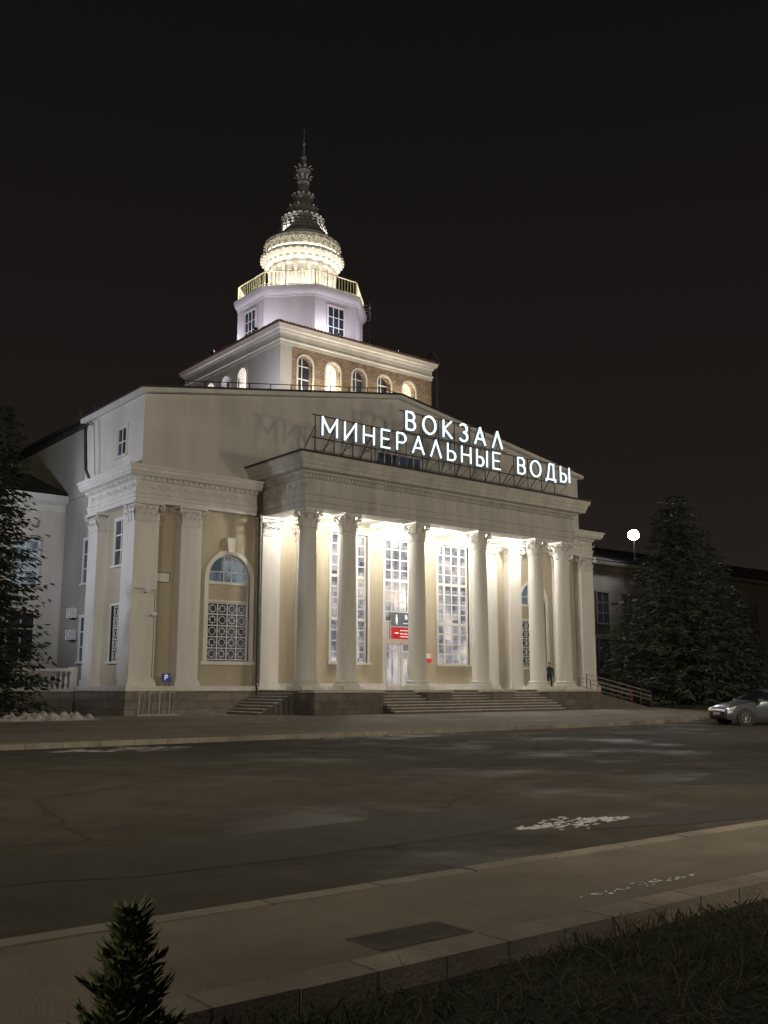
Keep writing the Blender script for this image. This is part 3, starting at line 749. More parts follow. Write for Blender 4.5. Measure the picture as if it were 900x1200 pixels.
for P_ in (walls, white, attic, colp, caps, ent, pent, plinth, steps, nose, peds, roof, frames, g_hall, g_off, g_dark, g_blue, g_warm, g_gr, pipes, ceil, stone, stonL, tile, tower, drum, spire, yrail, wallsB, wing, wingR): P_.done()

BAL = new_empty("balustrade")
tb = Part("terrace_wall", BAL, M_plinth); tb.box(13, 21.4, 54.2, 59.9, 0, 1.3); tb.done()
bl = Part("balusters", BAL, M_white)
bl.box(13, 21.4, 54.2, 54.5, 1.3, 1.45); bl.box(13, 21.4, 54.15, 54.55, 2.4, 2.58)
x = 13.2
while x < 21.3:
    bl.lathe([(.1, 1.45), (.1, 1.5), (.05, 1.56), (.1, 1.78), (.09, 1.92), (.045, 2.15), (.06, 2.3), (.1, 2.36), (.1, 2.4)], x, 54.35, 10); x += .3
bl.box(21.2, 21.55, 54.1, 54.6, 1.3, 2.65); bl.done()

# ------------------------------------------------------------------ letters
def arc(cx, cy, rx, ry, a0, a1, n=10):
    return [(cx + rx * math.cos(rad(a0 + (a1 - a0) * i / n)), cy + ry * math.sin(rad(a0 + (a1 - a0) * i / n))) for i in range(n + 1)]
G = {
 'М': (.95, [[(0, 0), (0, 1), (.475, .25), (.95, 1), (.95, 0)]]),
 'И': (.75, [[(0, 1), (0, 0), (.75, 1), (.75, 0)]]),
 'Н': (.72, [[(0, 0), (0, 1)], [(.72, 0), (.72, 1)], [(0, .5), (.72, .5)]]),
 'Е': (.6, [[(.6, 0), (0, 0), (0, 1), (.6, 1)], [(0, .5), (.52, .5)]]),
 'Р': (.62, [[(0, 0), (0, 1), (.34, 1)] + arc(.34, .73, .28, .27, 90, -90) + [(0, .46)]]),
 'А': (.85, [[(0, 0), (.425, 1), (.85, 0)], [(.15, .33), (.70, .33)]]),
 'Л': (.8, [[(0, 0), (.4, 1), (.8, 0)]]),
 'Ь': (.6, [[(0, 1), (0, 0), (.32, 0)] + arc(.32, .27, .28, .27, -90, 90) + [(0, .54)]]),
 'Ы': (.85, [[(0, 1), (0, 0), (.28, 0)] + arc(.28, .27, .26, .27, -90, 90) + [(0, .54)], [(.85, 0), (.85, 1)]]),
 'В': (.62, [[(0, 0), (0, 1), (.32, 1)] + arc(.32, .76, .24, .24, 90, -90) + [(0, .52)], [(.32, .52)] + arc(.34, .26, .28, .26, 90, -90) + [(0, 0)]]),
 'О': (.92, [arc(.46, .5, .46, .5, 0, 360, 24)]),
 'Д': (.85, [[(0, -.16), (0, 0), (.85, 0), (.85, -.16)], [(.12, 0), (.32, 1), (.7, 1), (.7, 0)]]),
 'К': (.66, [[(0, 0), (0, 1)], [(.62, 1), (.05, .5), (.66, 0)]]),
 'З': (.6, [arc(.28, .76, .28, .24, 150, -90) , arc(.28, .26, .32, .26, 90, -150)]),
 'Х': (.7, [[(0, 0), (.7, 1)], [(0, 1), (.7, 0)]]),
}
def text(part, s, x0, x1, y, z, h, r, n=6):
    W = sum(G[c][0] for c in s if c != ' ') * h; k = len(s.replace(' ', '')) - 1; sp = s.count(' ')
    gap = ((x1 - x0) - W) / (k + 2.0 * sp); x = x0
    for c in s:
        if c == ' ': x += gap * 2; continue
        w, st = G[c]
        for l in st:
            pts = [(x + u * h, y, z + v * h) for u, v in l]; part.path(pts, r, n)
            for p in pts[1:-1]: part.tube((p[0], y - r * .9, p[2]), (p[0], y + r * .9, p[2]), r * .95, 6)
        x += w * h + gap
SG = new_empty("station_name_sign")
M_let = emit_mat("neon_white", (.70, .90, 1.0), 1.8)
M_letb = make_mat("letter_casing", (.20, .22, .24), .5, .1, 3, .02, 30)
lt = Part("letters", SG, M_let, 50); lb = Part("letter_casings", SG, M_letb, 50); lf = Part("sign_frame", SG, M_metal)
YS = 43.3
text(lt, "МИНЕРАЛЬНЫЕ ВОДЫ", 30.5, 51.2, YS, 15.3, 1.05, .048); text(lb, "МИНЕРАЛЬНЫЕ ВОДЫ", 30.5, 51.2, YS + .14, 15.3, 1.05, .075)
text(lt, "ВОКЗАЛ", 36.6, 44.7, YS + .0, 16.68, 1.08, .055); text(lb, "ВОКЗАЛ", 36.6, 44.7, YS + .15, 16.68, 1.08, .085)
for z in (15.2, 16.5): lf.tube((30, YS + .3, z), (51.3, YS + .3, z), .035, 5)
for z in (16.6, 17.85): lf.tube((36.3, YS + .3, z), (45.4, YS + .3, z), .035, 5)
x = 30.2
while x < 51.3:
    top = 17.85 if 36 < x < 45.6 else 16.5
    lf.tube((x, YS + .3, 14.05), (x, YS + .3, top), .035, 5); lf.tube((x, YS + .3, top - .6), (x, YS + 2.0, 14.05), .03, 5)
    lf.tube((x, YS + .3, 14.1), (x + 1.3, YS + .3, 15.2), .018, 4); lf.tube((x, YS + .3, 14.5), (x + 1.3, YS + .3, 14.5), .02, 4); x += 1.32
for P_ in (lt, lb, lf): P_.done()

ES = new_empty("entrance_sign")
m_grey = make_mat("sign_grey", (.14, .16, .19), .5, .05, 3, 0, 30, emit=(.25, .3, .35), estr=.12)
m_red = make_mat("sign_red", (.5, .03, .03), .5, .05, 3, 0, 30, emit=(.8, .03, .03), estr=.18)
m_w = emit_mat("sign_white_letters", (1, 1, 1), .5)
p = Part("upper_board", ES, m_grey); p.box(38.95, 41.6, 47.55, 47.65, 5.3, 6.15); p.done()
p = Part("lower_board", ES, m_red); p.box(38.95, 41.6, 47.55, 47.65, 4.5, 5.22); p.done()
p = Part("lettering", ES, m_w)
text(p, "ВХОД", 40.0, 41.2, 47.53, 5.75, .24, .022, 4); p.box(39.85, 41.3, 47.52, 47.55, 5.45, 5.50)
p.lathe([(.005, 5.9), (.06, 5.95), (.005, 6.02)], 39.3, 47.53, 8); p.tube((39.3, 47.53, 5.55), (39.3, 47.53, 5.88), .07, 6); p.tube((39.27, 47.53, 5.4), (39.27, 47.53, 5.6), .025, 5); p.tube((39.34, 47.53, 5.4), (39.34, 47.53, 5.6), .025, 5)
for zz, a in ((5.0, 41.1), (4.8, 41.35), (4.62, 40.9)):
    xx = 39.6
    while xx < a:
        w_ = R.uniform(.08, .3); p.box(xx, min(xx + w_, 41.5), 47.535, 47.55, zz, zz + .055); xx += w_ + .05
p.path([(39.15, 47.53, 4.86), (39.45, 47.53, 4.86)], .03, 4); p.done()
p = Part("brackets", ES, M_metal)
for x in (39.2, 41.3): p.box(x, x + .05, 47.65, 48.1, 5.5, 5.55); p.tube((x, 48.1, 4.5), (x, 48.1, 6.1), .02, 4)
p.done()
PO = new_empty("notice_board")
p = Part("panel", PO, m_red); p.box(42.2, 42.7, 48.08, 48.12, 3.1, 3.75); p.done()
p = Part("paper", PO, M_wframe); p.box(42.25, 42.65, 48.07, 48.082, 3.35, 3.7); p.done()
PS = new_empty("parking_sign")
mb = make_mat("sign_blue", (.02, .05, .35), .4, .05, 3, 0, 30, emit=(.03, .08, .7), estr=.05)
p = Part("panel", PS, mb); p.box(23.35, 23.8, YF - .33, YF - .29, 1.8, 2.25); p.done()
p = Part("lettering", PS, m_w); p.path([(23.5, YF - .345, 1.9), (23.5, YF - .345, 2.16), (23.61, YF - .345, 2.16), (23.66, YF - .345, 2.10), (23.61, YF - .345, 2.03), (23.5, YF - .345, 2.03)], .018, 4); p.done()
p = Part("post", PS, M_metal); p.tube((23.57, YF - .27, 1.6), (23.57, YF - .27, 2.2), .02, 5); p.done()

BR = new_empty("bicycle_rack")
mg = make_mat("galvanised_steel", (.45, .45, .45), .4, .1, 4, .02, 40, metal=.4)
p = Part("frames", BR, mg)
for i in range(4):
    x = 21.6 + i * .55
    p.path([(x - .25, 45.7, .13), (x - .02, 46.1, 1.28), (x + .25, 46.1, 1.28), (x + .38, 46.6, .13)], .026, 6)
p.tube((21.3, 45.7, .17), (23.6, 45.7, .17), .03, 6); p.tube((21.8, 46.6, .17), (23.8, 46.6, .17), .03, 6); p.done()

HR = new_empty("ramp_handrail")
p = Part("rails", HR, mg); q = Part("red_posts", HR, make_mat("red_paint", (.16, .03, .025), .5, .1, 4, .02, 40))
for yy in (43.0, 44.6):
    for i in range(7):
        x = 51.9 + i * 1.15; z = 1.4 - i * .2; q.tube((x, yy, max(.13, z - .1)), (x, yy, z + 1.0), .03, 6)
    for dz in (.45, .72, 1.0): p.tube((51.9, yy, 1.4 + dz), (58.8, yy, .2 + dz), .022, 6)
p.done(); q.done()
p = Part("ramp", HR, M_step); p.prism([(51.82, .1), (58.8, .1), (51.82, 1.38)], lambda u, z, y: (u, y, z), 43.05, 44.55); p.done()

# ------------------------------------------------------------------ spruces
M_tr = make_mat("bark", (.06, .045, .035), .9, .3, 3, .5, 20)
def spruce(name, x, y, zb, h, r, seed, levels, nb, step, card, mat, bot=.04, powr=.8, up=0.0, nc=3):
    rr = random.Random(seed); E = new_empty(name, (0, 0, 0))
    t = Part("trunk", E, M_tr); t.tube((x, y, zb), (x + rr.uniform(-.01, .01) * h, y, zb + h * .97), h * .018, 8, h * .002)
    f = Part("foliage", E, mat, 0)
    for l in range(levels):
        u = bot + (1 - bot) * (l + rr.uniform(-.3, .3)) / levels; u = min(max(u, bot * .7), .985); z0 = zb + h * u
        Lb = r * (1 - u) ** powr
        n = max(4, int(nb * (.45 + .55 * (1 - u))))
        off = rr.uniform(0, 6.28)
        for b in range(n):
            a = off + 6.283 * b / n + rr.uniform(-.25, .25); L = Lb * rr.choice((.62, .8, .92, 1.0, 1.12)) * rr.uniform(.88, 1.08) + r * .03
            dr = rr.uniform(.12, .34) - up; ca, sa = math.cos(a), math.sin(a)
            k = max(2, int(L / step)); prev = (x, y, z0)
            for i in range(1, k + 1):
                s = i / k; d = L * s; z = z0 - dr * L * (s ** 1.0) + .16 * L * s * s * s + rr.uniform(-.03, .03) * L
                px, py = x + ca * d, y + sa * d
                if i == k or i % 3 == 0: t.tube(prev, (px, py, z), .012 * h * .12 * (1.2 - s), 3); prev = (px, py, z)
                if s < .12: continue
                for c in range(nc):
                    an = a + rr.choice((-1, 1)) * rr.uniform(.35, 1.25); ln = card * rr.uniform(.6, 1.35) * (1.15 - .4 * s); w = card * rr.uniform(.10, .22)
                    dx, dy = math.cos(an), math.sin(an); dz = rr.uniform(-.65, .12) + up * 1.3
                    ox, oy = -dy * w, dx * w; jz = rr.uniform(-.12, .12) * card; tilt = rr.uniform(-.6, .6) * w
                    f.add([(px - ox * .5, py - oy * .5, z + jz - tilt), (px + ox * .5, py + oy * .5, z + jz + tilt),
                           (px + dx * ln * .6 + ox * .6, py + dy * ln * .6 + oy * .6, z + jz + dz * ln * .5 + tilt), (px + dx * ln, py + dy * ln, z + jz + dz * ln), (px + dx * ln * .6 - ox * .6, py + dy * ln * .6 - oy * .6, z + jz + dz * ln * .5 - tilt)],
                          [(0, 1, 2, 3, 4)])
    t.done(); f.done()
    return E
M_fo = make_mat("spruce_needles", (.038, .052, .034), .8, .45, 1.1, 0, 30)
M_fo1 = make_mat("spruce_needles_shaded", (.020, .027, .020), .8, .45, 1.1, 0, 30)  # same needles with shade put in, so the left spruces read as silhouettes
M_fo2 = make_mat("shrub_needles", (.09, .12, .045), .75, .45, 20, 0, 60)
spruce("spruce_tree", 66.3, 45.4, .2, 16.6, 6.6, 3, 50, 17, .42, .62, M_fo, powr=.72)
spruce("spruce_tree", 71.9, 46.2, .2, 13.0, 4.9, 4, 38, 14, .42, .6, M_fo)
spruce("spruce_tree", 61.9, 47.5, .2, 6.5, 2.3, 14, 24, 11, .36, .5, M_fo)
spruce("spruce_tree", 81.5, 50.0, .2, 10.0, 4.0, 5, 30, 13, .45, .6, M_fo)
spruce("spruce_tree", 14.4, 47.1, .2, 14.8, 2.9, 6, 58, 15, .28, .42, M_fo1, powr=.55)
spruce("spruce_tree", 10.0, 49.0, .2, 12.5, 3.6, 8, 34, 12, .4, .5, M_fo1, powr=.6)
spruce("young_spruce", 1.40, 2.98, -.03, .96, .27, 9, 30, 10, .02, .055, M_fo2, powr=.95, up=.75, nc=6)

sm = make_mat("dirty_snow", (.40, .39, .38), .9, .4, 3, .9, 12)
p = Part("snow_pile", None, sm, 60)
nx_, ny_ = 70, 22
rs = random.Random(31); hh = [[0.0] * (ny_ + 1) for _ in range(nx_ + 1)]
for k in range(60):
    cx, cy, s_, am = rs.uniform(4, nx_ - 4), rs.uniform(4, ny_ - 4), rs.uniform(1.2, 3.4), rs.uniform(.08, .3)
    for i in range(nx_ + 1):
        for j in range(ny_ + 1):
            hh[i][j] = max(hh[i][j], am * math.exp(-((i - cx) ** 2 + (j - cy) ** 2) / (s_ * s_)))
vs = []
for i in range(nx_ + 1):
    for j in range(ny_ + 1):
        e = min(1, i / 6, (nx_ - i) / 6, j / 4, (ny_ - j) / 4)
        vs.append((12.2 + i * .085, 42.3 + j * .085, .125 + e * (hh[i][j] + .05 + rs.uniform(-.012, .012)) * 1.15))
p.add(vs, [(i * (ny_ + 1) + j, (i + 1) * (ny_ + 1) + j, (i + 1) * (ny_ + 1) + j + 1, i * (ny_ + 1) + j + 1) for i in range(nx_) for j in range(ny_)])
p.done()

# ------------------------------------------------------------------ car
def car(ox, oy, rot, zb=0.0):
    E = new_empty("parked_car", (ox, oy, zb)); E.rotation_euler = (0, 0, rot)
    paint = make_mat("car_paint", (.12, .14, .17), .3, .05, 2, 0, 60, metal=.45)
    paint.node_tree.nodes["Principled BSDF"].inputs["Coat Weight"].default_value = .6
    glass = make_mat("car_glass", (.012, .014, .018), .08, .1, 2, 0, 60)
    black = make_mat("car_trim", (.02, .02, .02), .6, .1, 3, 0, 60)
    rim = make_mat("wheel_rim", (.35, .36, .38), .35, .1, 3, 0, 60, metal=.7)
    S = [(0.0, .30, .56, .50, .62, .62), (.06, .24, .66, .62, .74, .72), (.25, .20, .76, .74, .81, .79), (.6, .20, .86, .84, .86, .84), (1.0, .20, .94, .92, .88, .84), (1.22, .20, 1.0, .94, .88, .80),
         (1.55, .20, 1.22, .96, .885, .70), (1.9, .20, 1.40, .97, .885, .63), (2.3, .20, 1.47, .98, .885, .62), (2.8, .20, 1.47, .99, .885, .62), (3.2, .20, 1.42, 1.0, .88, .63), (3.55, .20, 1.27, 1.01, .87, .66), (3.85, .20, 1.08, 1.01, .85, .74), (4.15, .22, 1.03, 1.0, .82, .76), (4.32, .26, .96, .92, .76, .72), (4.38, .34, .70, .66, .68, .66)]
    vs = []; K = 8
    for (x, zb_, zt, zbelt, wb, wr) in S:
        zm = zb_ + (zbelt - zb_) * .5
        half = [(wb * .90, zb_), (wb * .985, zb_ + .12), (wb, zm), (wb * .985, zbelt), (wr + (.02 if zt - zbelt > .15 else 0), zt - min(.07, (zt - zbelt) * .3 + .012)), (wr * .86, zt - .01), (wr * .45, zt + .012), (0, zt + .018)]
        for (w, z) in half: vs.append((x, -w, z))
        for (w, z) in reversed(half[:-1]): vs.append((x, w, z))
    M = 2 * K - 1; fs = []; mi = []
    for i in range(len(S) - 1):
        for j in range(M - 1):
            fs.append((i * M + j, i * M + j + 1, (i + 1) * M + j + 1, (i + 1) * M + j))
            x0 = S[i][0]; g = 0
            side = j in (3, M - 2 - 3); top = 4 <= j <= M - 2 - 4
            if side and 1.22 <= x0 <= 3.6: g = 1
            if top and (1.22 <= x0 < 1.9 or 3.2 <= x0 < 3.85): g = 1
            mi.append(g)
        fs.append((i * M + M - 1, i * M, (i + 1) * M, (i + 1) * M + M - 1)); mi.append(2)
    fs.append(tuple(range(M - 1, -1, -1))); mi.append(2); fs.append(tuple((len(S) - 1) * M + j for j in range(M))); mi.append(0)
    me = bpy.data.meshes.new("body"); me.from_pydata(vs, [], fs)
    for m_ in (paint, glass, black): me.materials.append(m_)
    for p_, g in zip(me.polygons, mi): p_.material_index = g; p_.use_smooth = True
    me.set_sharp_from_angle(angle=rad(40))
    o = bpy.data.objects.new("body", me); scene.collection.objects.link(o); o.parent = E
    tr = Part("trim", E, black); pt = Part("pillars", E, paint); rm = Part("rims", E, rim); ty = Part("tyres", E, black, 50); lp = Part("lamps", E, make_mat("lamp_glass", (.6, .6, .62), .15, .1, 3, 0, 60)); rl = Part("rear_lamps", E, make_mat("rear_lamp", (.4, .02, .02), .2, .1, 3, 0, 60))
    for sy in (-1, 1):
        for wx in (.82, 3.42):
            def wheel(part, prof, n=24):
                v = []; f = []
                for (r, y) in prof:
                    for k in range(n):
                        a = 6.283185 * k / n; v.append((wx + r * math.cos(a), sy * y, .31 + r * math.sin(a)))
                for j in range(len(prof) - 1):
                    for k in range(n): f.append((j * n + k, j * n + (k + 1) % n, (j + 1) * n + (k + 1) % n, (j + 1) * n + k))
                f.append(tuple(range(n))); f.append(tuple((len(prof) - 1) * n + k for k in range(n))); part.add(v, f)
            wheel(tr, [(.385, .80), (.385, .893), (.33, .895)])
            wheel(ty, [(.30, .70), (.31, .74), (.315, .86), (.30, .905), (.22, .912), (.215, .90)])
            wheel(rm, [(.21, .88), (.21, .908), (.19, .905), (.18, .895)])
            for k in range(7):
                a = 6.283 * k / 7; rm.tube((wx, sy * .905, .31), (wx + .19 * math.cos(a), sy * .91, .31 + .19 * math.sin(a)), .022, 4)
        pt.tube((2.33, sy * .875, .98), (2.36, sy * .655, 1.42), .03, 5); pt.tube((3.28, sy * .87, 1.0), (3.1, sy * .66, 1.40), .035, 5)
        tr.tube((1.0, sy * .87, .93), (3.8, sy * .865, 1.0), .012, 4); tr.box(1.2, 3.0, sy * .89 - .006, sy * .89 + .006, .2, .3)
        for hx in (2.05, 3.0): tr.box(hx, hx + .18, sy * .895 - .012, sy * .895 + .012, .86, .885)
        pt.box(1.38, 1.55, min(sy * .9, sy * 1.06), max(sy * .9, sy * 1.06), .95, 1.08)
        lp.prism([(.05, .58), (.40, .70), (.42, .78), (.12, .70)], lambda u, z, y: (u, y, z), sy * .60, sy * .825)
        rl.box(4.2, 4.37, min(sy * .6, sy * .77), max(sy * .6, sy * .77), .72, .92)
        for xx in (1.28, 2.34, 3.2): tr.box(xx - .004, xx + .004, sy * .889 - .002, sy * .889 + .002, .3, .95)
    tr.box(-.015, .03, -.45, .45, .34, .5); lp.box(-.02, .0, -.26, .26, .42, .52)
    for P_ in (tr, pt, rm, ty, lp, rl): P_.done()
    return E
car(37.6, 24.2, rad(-28))

# ------------------------------------------------------------------ person
def person(x, y, z, rot, mat_name, jc):
    E = new_empty("person", (x, y, z)); E.rotation_euler = (0, 0, rot)
    m = bpy.data.materials.new(mat_name); m.use_nodes = True; nt = m.node_tree; N = nt.nodes; L = nt.links
    tc = N.new("ShaderNodeTexCoord"); sp = N.new("ShaderNodeSeparateXYZ"); L.new(tc.outputs["Object"], sp.inputs[0])
    mr = N.new("ShaderNodeMath"); mr.operation = 'DIVIDE'; mr.inputs[1].default_value = 1.8; L.new(sp.outputs[2], mr.inputs[0])
    rp = N.new("ShaderNodeValToRGB"); rp.color_ramp.interpolation = 'CONSTANT'
    rp.color_ramp.elements[0].color = (.01, .01, .01, 1); rp.color_ramp.elements[1].position = .06; rp.color_ramp.elements[1].color = (.02, .024, .04, 1)
    for pz, c in ((.47, jc), (.835, (.42, .26, .19))): e = rp.color_ramp.elements.new(pz); e.color = (*c, 1)
    L.new(mr.outputs[0], rp.inputs[0]); L.new(rp.outputs[0], N["Principled BSDF"].inputs["Base Color"]); N["Principled BSDF"].inputs["Roughness"].default_value = .85
    V = []; Ed = []; Rd = []
    def v(p, r, par=None):
        V.append(p); Rd.append(r)
        if par is not None: Ed.append((par, len(V) - 1))
        return len(V) - 1
    pel = v((0, 0, .95), .155); sp_ = v((0, 0, 1.12), .14, pel); ch = v((0, .01, 1.32), .165, sp_); nk = v((0, 0, 1.47), .065, ch); hb = v((0, -.01, 1.55), .075, nk); hd = v((0, -.02, 1.64), .095, hb); v((0, -.01, 1.73), .07, hd)
    for s in (-1, 1):
        sh = v((s * .19, .01, 1.38), .075, ch); el = v((s * .25, .04, 1.12), .055, sh); wr = v((s * .22, -.08, .90), .036, el); pm = v((s * .21, -.11, .83), .034, wr)
        for k in range(4): f1 = v((s * .21 + (k - 1.5) * .006, -.11 - (k - 1.5) * .021, .79), .010, pm); v((s * .205 + (k - 1.5) * .006, -.115 - (k - 1.5) * .021, .745 + .008 * abs(k - 1.4)), .008, f1)
        th = v((s * .19, -.145, .82), .011, pm); v((s * .185, -.155, .785), .009, th)
        hp = v((s * .095, 0, .88), .10, pel); kn = v((s * .11, -.015, .49), .065, hp); an = v((s * .11, .02, .09), .045, kn); v((s * .125, -.13, .045), .04, an)
    me = bpy.data.meshes.new("body"); me.from_pydata(V, Ed, []); me.materials.append(m)
    o = bpy.data.objects.new("body", me); scene.collection.objects.link(o); o.parent = E
    o.modifiers.new("skin", 'SKIN'); sk = me.skin_vertices[0].data
    for i, r in enumerate(Rd): sk[i].radius = (r, r * (.75 if i in (0, 1, 2) else 1)); sk[i].use_root = (i == 0)
    ss = o.modifiers.new("sub", 'SUBSURF'); ss.levels = 2; ss.render_levels = 2
    hair = Part("hair", E, make_mat(mat_name + "_hair", (.02, .015, .01), .8, .2, 20, 0, 60), 60)
    hair.lathe([(.04, 1.56), (.09, 1.60), (.108, 1.66), (.10, 1.73), (.06, 1.78), (.01, 1.79)], 0, .015, 16); hair.done()
    fc = Part("face", E, make_mat(mat_name + "_skin", (.42, .26, .19), .6, .1, 20, 0, 60), 60)
    fc.lathe([(.03, 1.54), (.065, 1.57), (.082, 1.63), (.08, 1.68), (.05, 1.72)], 0, -.035, 14); fc.tube((0, -.105, 1.655), (0, -.135, 1.625), .01, 6, .016); fc.done()
    ey = Part("eyes", E, M_metal)
    for s in (-1, 1): ey.box(s * .03 - .01, s * .03 + .01, -.117, -.108, 1.652, 1.662)
    ey.box(-.022, .022, -.116, -.106, 1.592, 1.6); ey.done()
person(50.85, 45.3, 1.403, rad(-35), "person_clothes", (.018, .02, .03))

# ------------------------------------------------------------------ lamps
WARM = (1.0, .865, .65); COOL = (.84, .88, 1.0)
def street_lamp(x, y, h, power, col, tgt, arm=(1.2, 0), size=.4):
    E = new_empty("street_lamp"); p = Part("pole", E, M_metal)
    p.tube((x, y, 0), (x, y, h), .1, 10, .06); hx, hy = x + arm[0], y + arm[1]
    p.tube((x, y, h - .1), (hx, hy, h + .15), .04, 6); p.box(hx - .25, hx + .25, hy - .15, hy + .15, h + .12, h + .26); p.tube((x, y, 0), (x, y, .5), .17, 10); p.done()
    q = Part("lamp_glass", E, emit_mat("street_lamp_glow", col, 20)); q.box(hx - .2, hx + .2, hy - .1, hy + .1, h + .08, h + .118); q.done()
    light("lamp_light", 'SPOT', (hx, hy, h), power, col, E, size, tgt, 150, .8)
street_lamp(-7, 11, 10, 5200, WARM, (20, 44, 4), (1.2, .5), .9)
street_lamp(-17, 4, 10, 6500, WARM, (20, 46, 5), (1.2, .5), .9)  # extra unseen lamp added to split the sign letters' shadow on the gable
street_lamp(13, -6, 10, 11500, WARM, (32, 40, 4), (0, 1.2), 1.2)
street_lamp(38, 7.5, 10, 5000, WARM, (36, 40, 2), (0, 1.2), .9)
street_lamp(64, 24, 10, 4500, WARM, (56, 42, 2), (-1.2, 0), .9)
street_lamp(-3.5, 2.5, 7, 450, WARM, (3, 6, 0), (1.0, .3), .3)

def floodlight(x, y, z, tgt, power, col, spot=110, size=.2, pole=None, shine=15, lens=.18):
    E = new_empty("floodlight"); d = (Vector(tgt) - Vector((x, y, z))).normalized(); c = Vector((x, y, z))
    p = Part("housing", E, M_metal); p.tube(c - d * .3, c - d * .05, .12, 8, lens + .02)
    p.tube(c - d * .15, (x, y, z - .35 if pole is None else pole), .03 if pole is None else .06, 6); p.done()
    q = Part("lens", E, emit_mat("flood_glow", col, shine)); q.tube(c - d * .05, c - d * .03, lens, 12); q.done()
    light("flood_light", 'SPOT', tuple(c), power, col, E, size, tgt, spot, .7)
PLT = new_empty("portico_ceiling_lamps")
pl = Part("lamp_discs", PLT, emit_mat("ceiling_lamp_glow", (1, .95, .85), 12))
for x in (31.5, 35.2, 39.2, 41.9, 45.8, 49.6):
    pl.lathe([(.16, 11.5), (.16, 11.61)], x, 46.2, 14); light("ceiling_lamp", 'POINT', (x, 46.2, 11.1), 450, (1.0, .93, .80), PLT, .16)
pl.done()
floodlight(9.5, 50.5, 8, (22, 51.5, 11), 4600, COOL, 100, .3, 0)
floodlight(17.2, 58.8, 12.6, (22.3, 52, 15.5), 500, COOL, 110, .3, 12.0)
for (dx, dy) in ((-6.0, -3.5), (-1.0, -6.0), (-6.0, 2.5), (4.6, -6.0)):
    floodlight(TX + dx, TY + dy, 26.0, (TX + dx * .3, TY + dy * .3, 28.4), 330, (.93, .88, 1.0), 140, .2, lens=.08, shine=4)
LR = new_empty("lantern_lamps"); lr = Part("lamp_heads", LR, emit_mat("lantern_glow", (1, .92, .72), 14))
spot_h = Part("spot_housings", LR, M_metal)
for k in range(8):
    a = 2 * math.pi * (k + .5) / 8; x, y = TX + 3.9 * math.cos(a), TY + 3.9 * math.sin(a)
    lr.lathe([(.1, 30.0), (.14, 30.2)], x, y, 8); light("lantern_lamp", 'POINT', (x, y, 30.45), 230, (1.0, .95, .84), LR, .1)
for k in range(4):
    a = 2 * math.pi * (k + .2) / 4; x, y = TX + 2.62 * math.cos(a), TY + 2.62 * math.sin(a)
    spot_h.lathe([(.05, 35.1), (.07, 35.2)], x, y, 8)
    light("spire_lamp", 'SPOT', (x, y, 35.35), 260, (1.0, .94, .88), LR, .06, (TX, TY, 39.5), 60, .5)
for k in range(40):  # glowing ring added to brighten the upper drum tier
    a0, a1 = 6.28318 * k / 40, 6.28318 * (k + .8) / 40
    lr.tube((TX + 3.0 * math.cos(a0), TY + 3.0 * math.sin(a0), 33.99), (TX + 3.0 * math.cos(a1), TY + 3.0 * math.sin(a1), 33.99), .025, 4)
lr.done(); spot_h.done()
CL = new_empty("window_reveal_lamps"); cl = Part("lamp_heads", CL, emit_mat("reveal_glow", (1, .85, .55), 10))
for c, pw in zip(cw, (70, 220, 45, 110, 110)):
    cl.box(c - .1, c + .1, BY0 - .12, BY0 - .02, 20.705, 20.78); light("reveal_lamp", 'POINT', (c, BY0 - .05, 20.95), pw, (1.0, .85, .60), CL, .06)
for c in sy:
    cl.box(BX0 + .1, BX0 + .2, c - .1, c + .1, 20.705, 20.78); light("reveal_lamp", 'POINT', (BX0 - .05, c, 20.95), 80, (.95, .88, 1.0), CL, .06)
cl.done()
floodlight(30.2, 50.6, 19.6, (33.5, 58, 23), 600, (.95, .92, 1.0), 150, .25, lens=.08, shine=3)
for xx in (36.4, 43.4):
    floodlight(xx, 49.9, rz(xx) + .35, (xx, 52.5, 23.9), 520, (1.0, .86, .66), 160, .2, lens=.08, shine=3)
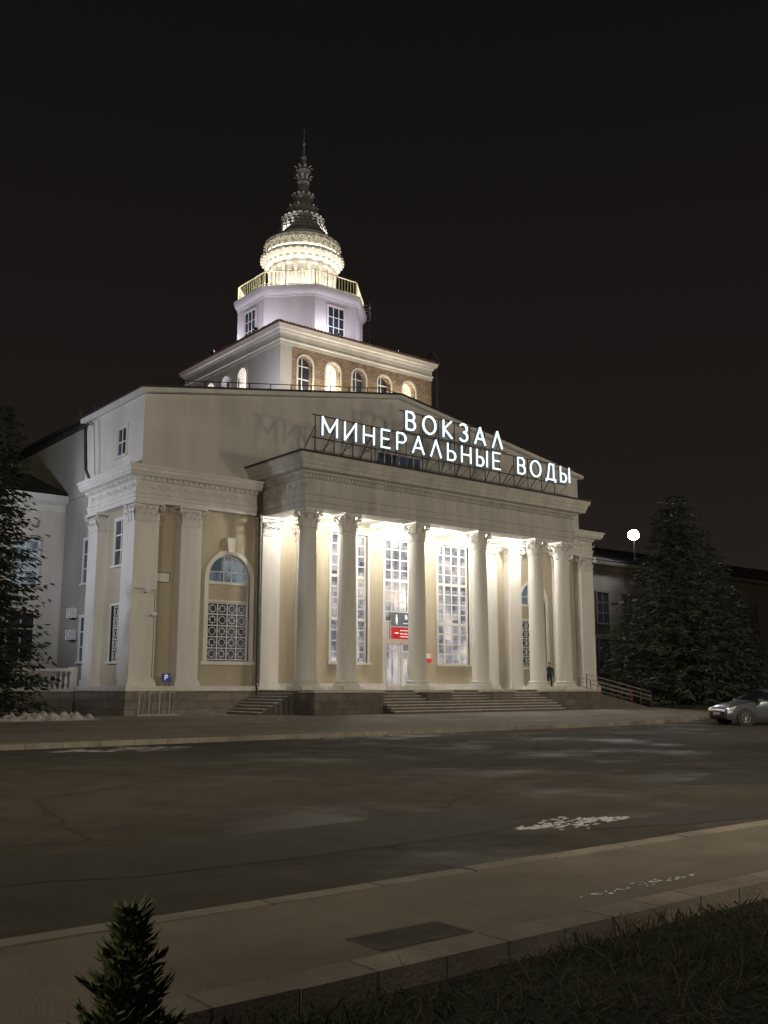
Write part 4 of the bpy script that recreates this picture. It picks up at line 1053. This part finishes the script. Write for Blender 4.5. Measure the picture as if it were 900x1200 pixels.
# mast lamp on the right wing roof, pointed at the forecourt
floodlight(74.0, 55.2, 15.3, (52, 36, 2), 2500, (.95, .97, 1.0), 150, .3, 12.9, shine=300, lens=.5)  # oversized lens stands in for the glare around the lamp

# ------------------------------------------------------------------ world + faint moon
w = bpy.data.worlds.new("World"); scene.world = w; w.use_nodes = True
N = w.node_tree.nodes; L = w.node_tree.links
bg = N["Background"]; sky = N.new("ShaderNodeTexSky"); sky.sky_type = 'NISHITA'; sky.sun_disc = False
sky.sun_elevation = rad(1.0); sky.sun_rotation = rad(200); L.new(sky.outputs[0], bg.inputs[0]); bg.inputs[1].default_value = .0008
tc = N.new("ShaderNodeTexCoord"); sp = N.new("ShaderNodeSeparateXYZ"); L.new(tc.outputs["Generated"], sp.inputs[0])
rp = N.new("ShaderNodeValToRGB"); L.new(sp.outputs[2], rp.inputs[0])
rp.color_ramp.elements[0].position = 0; rp.color_ramp.elements[0].color = (.0205, .0158, .0130, 1)
rp.color_ramp.elements[1].position = .7; rp.color_ramp.elements[1].color = (.0046, .0038, .0038, 1)
e = rp.color_ramp.elements.new(.25); e.color = (.0112, .0090, .0080, 1)
b2 = N.new("ShaderNodeBackground"); L.new(rp.outputs[0], b2.inputs[0]); b2.inputs[1].default_value = 1.0
ad = N.new("ShaderNodeAddShader"); L.new(bg.outputs[0], ad.inputs[0]); L.new(b2.outputs[0], ad.inputs[1]); L.new(ad.outputs[0], N["World Output"].inputs[0])
sun = bpy.data.lights.new("moonlight", 'SUN'); sun.energy = .015; sun.angle = rad(.5); sun.color = (.9, .92, 1)
so = bpy.data.objects.new("moonlight", sun); so.rotation_euler = (rad(50), 0, rad(-20)); scene.collection.objects.link(so)

# ------------------------------------------------------------------ camera
cam = bpy.data.cameras.new("camera"); co = bpy.data.objects.new("camera", cam); scene.collection.objects.link(co)
co.location = (0, 0, 1.6); co.rotation_euler = (rad(90 + 10.06), 0, rad(-38.85))
cam.sensor_fit = 'VERTICAL'; cam.sensor_height = 36; cam.lens = 34.5; cam.clip_end = 2000; cam.clip_start = .05
scene.camera = co
scene.view_settings.view_transform = 'Standard'; scene.view_settings.look = 'None'; scene.view_settings.exposure = 0
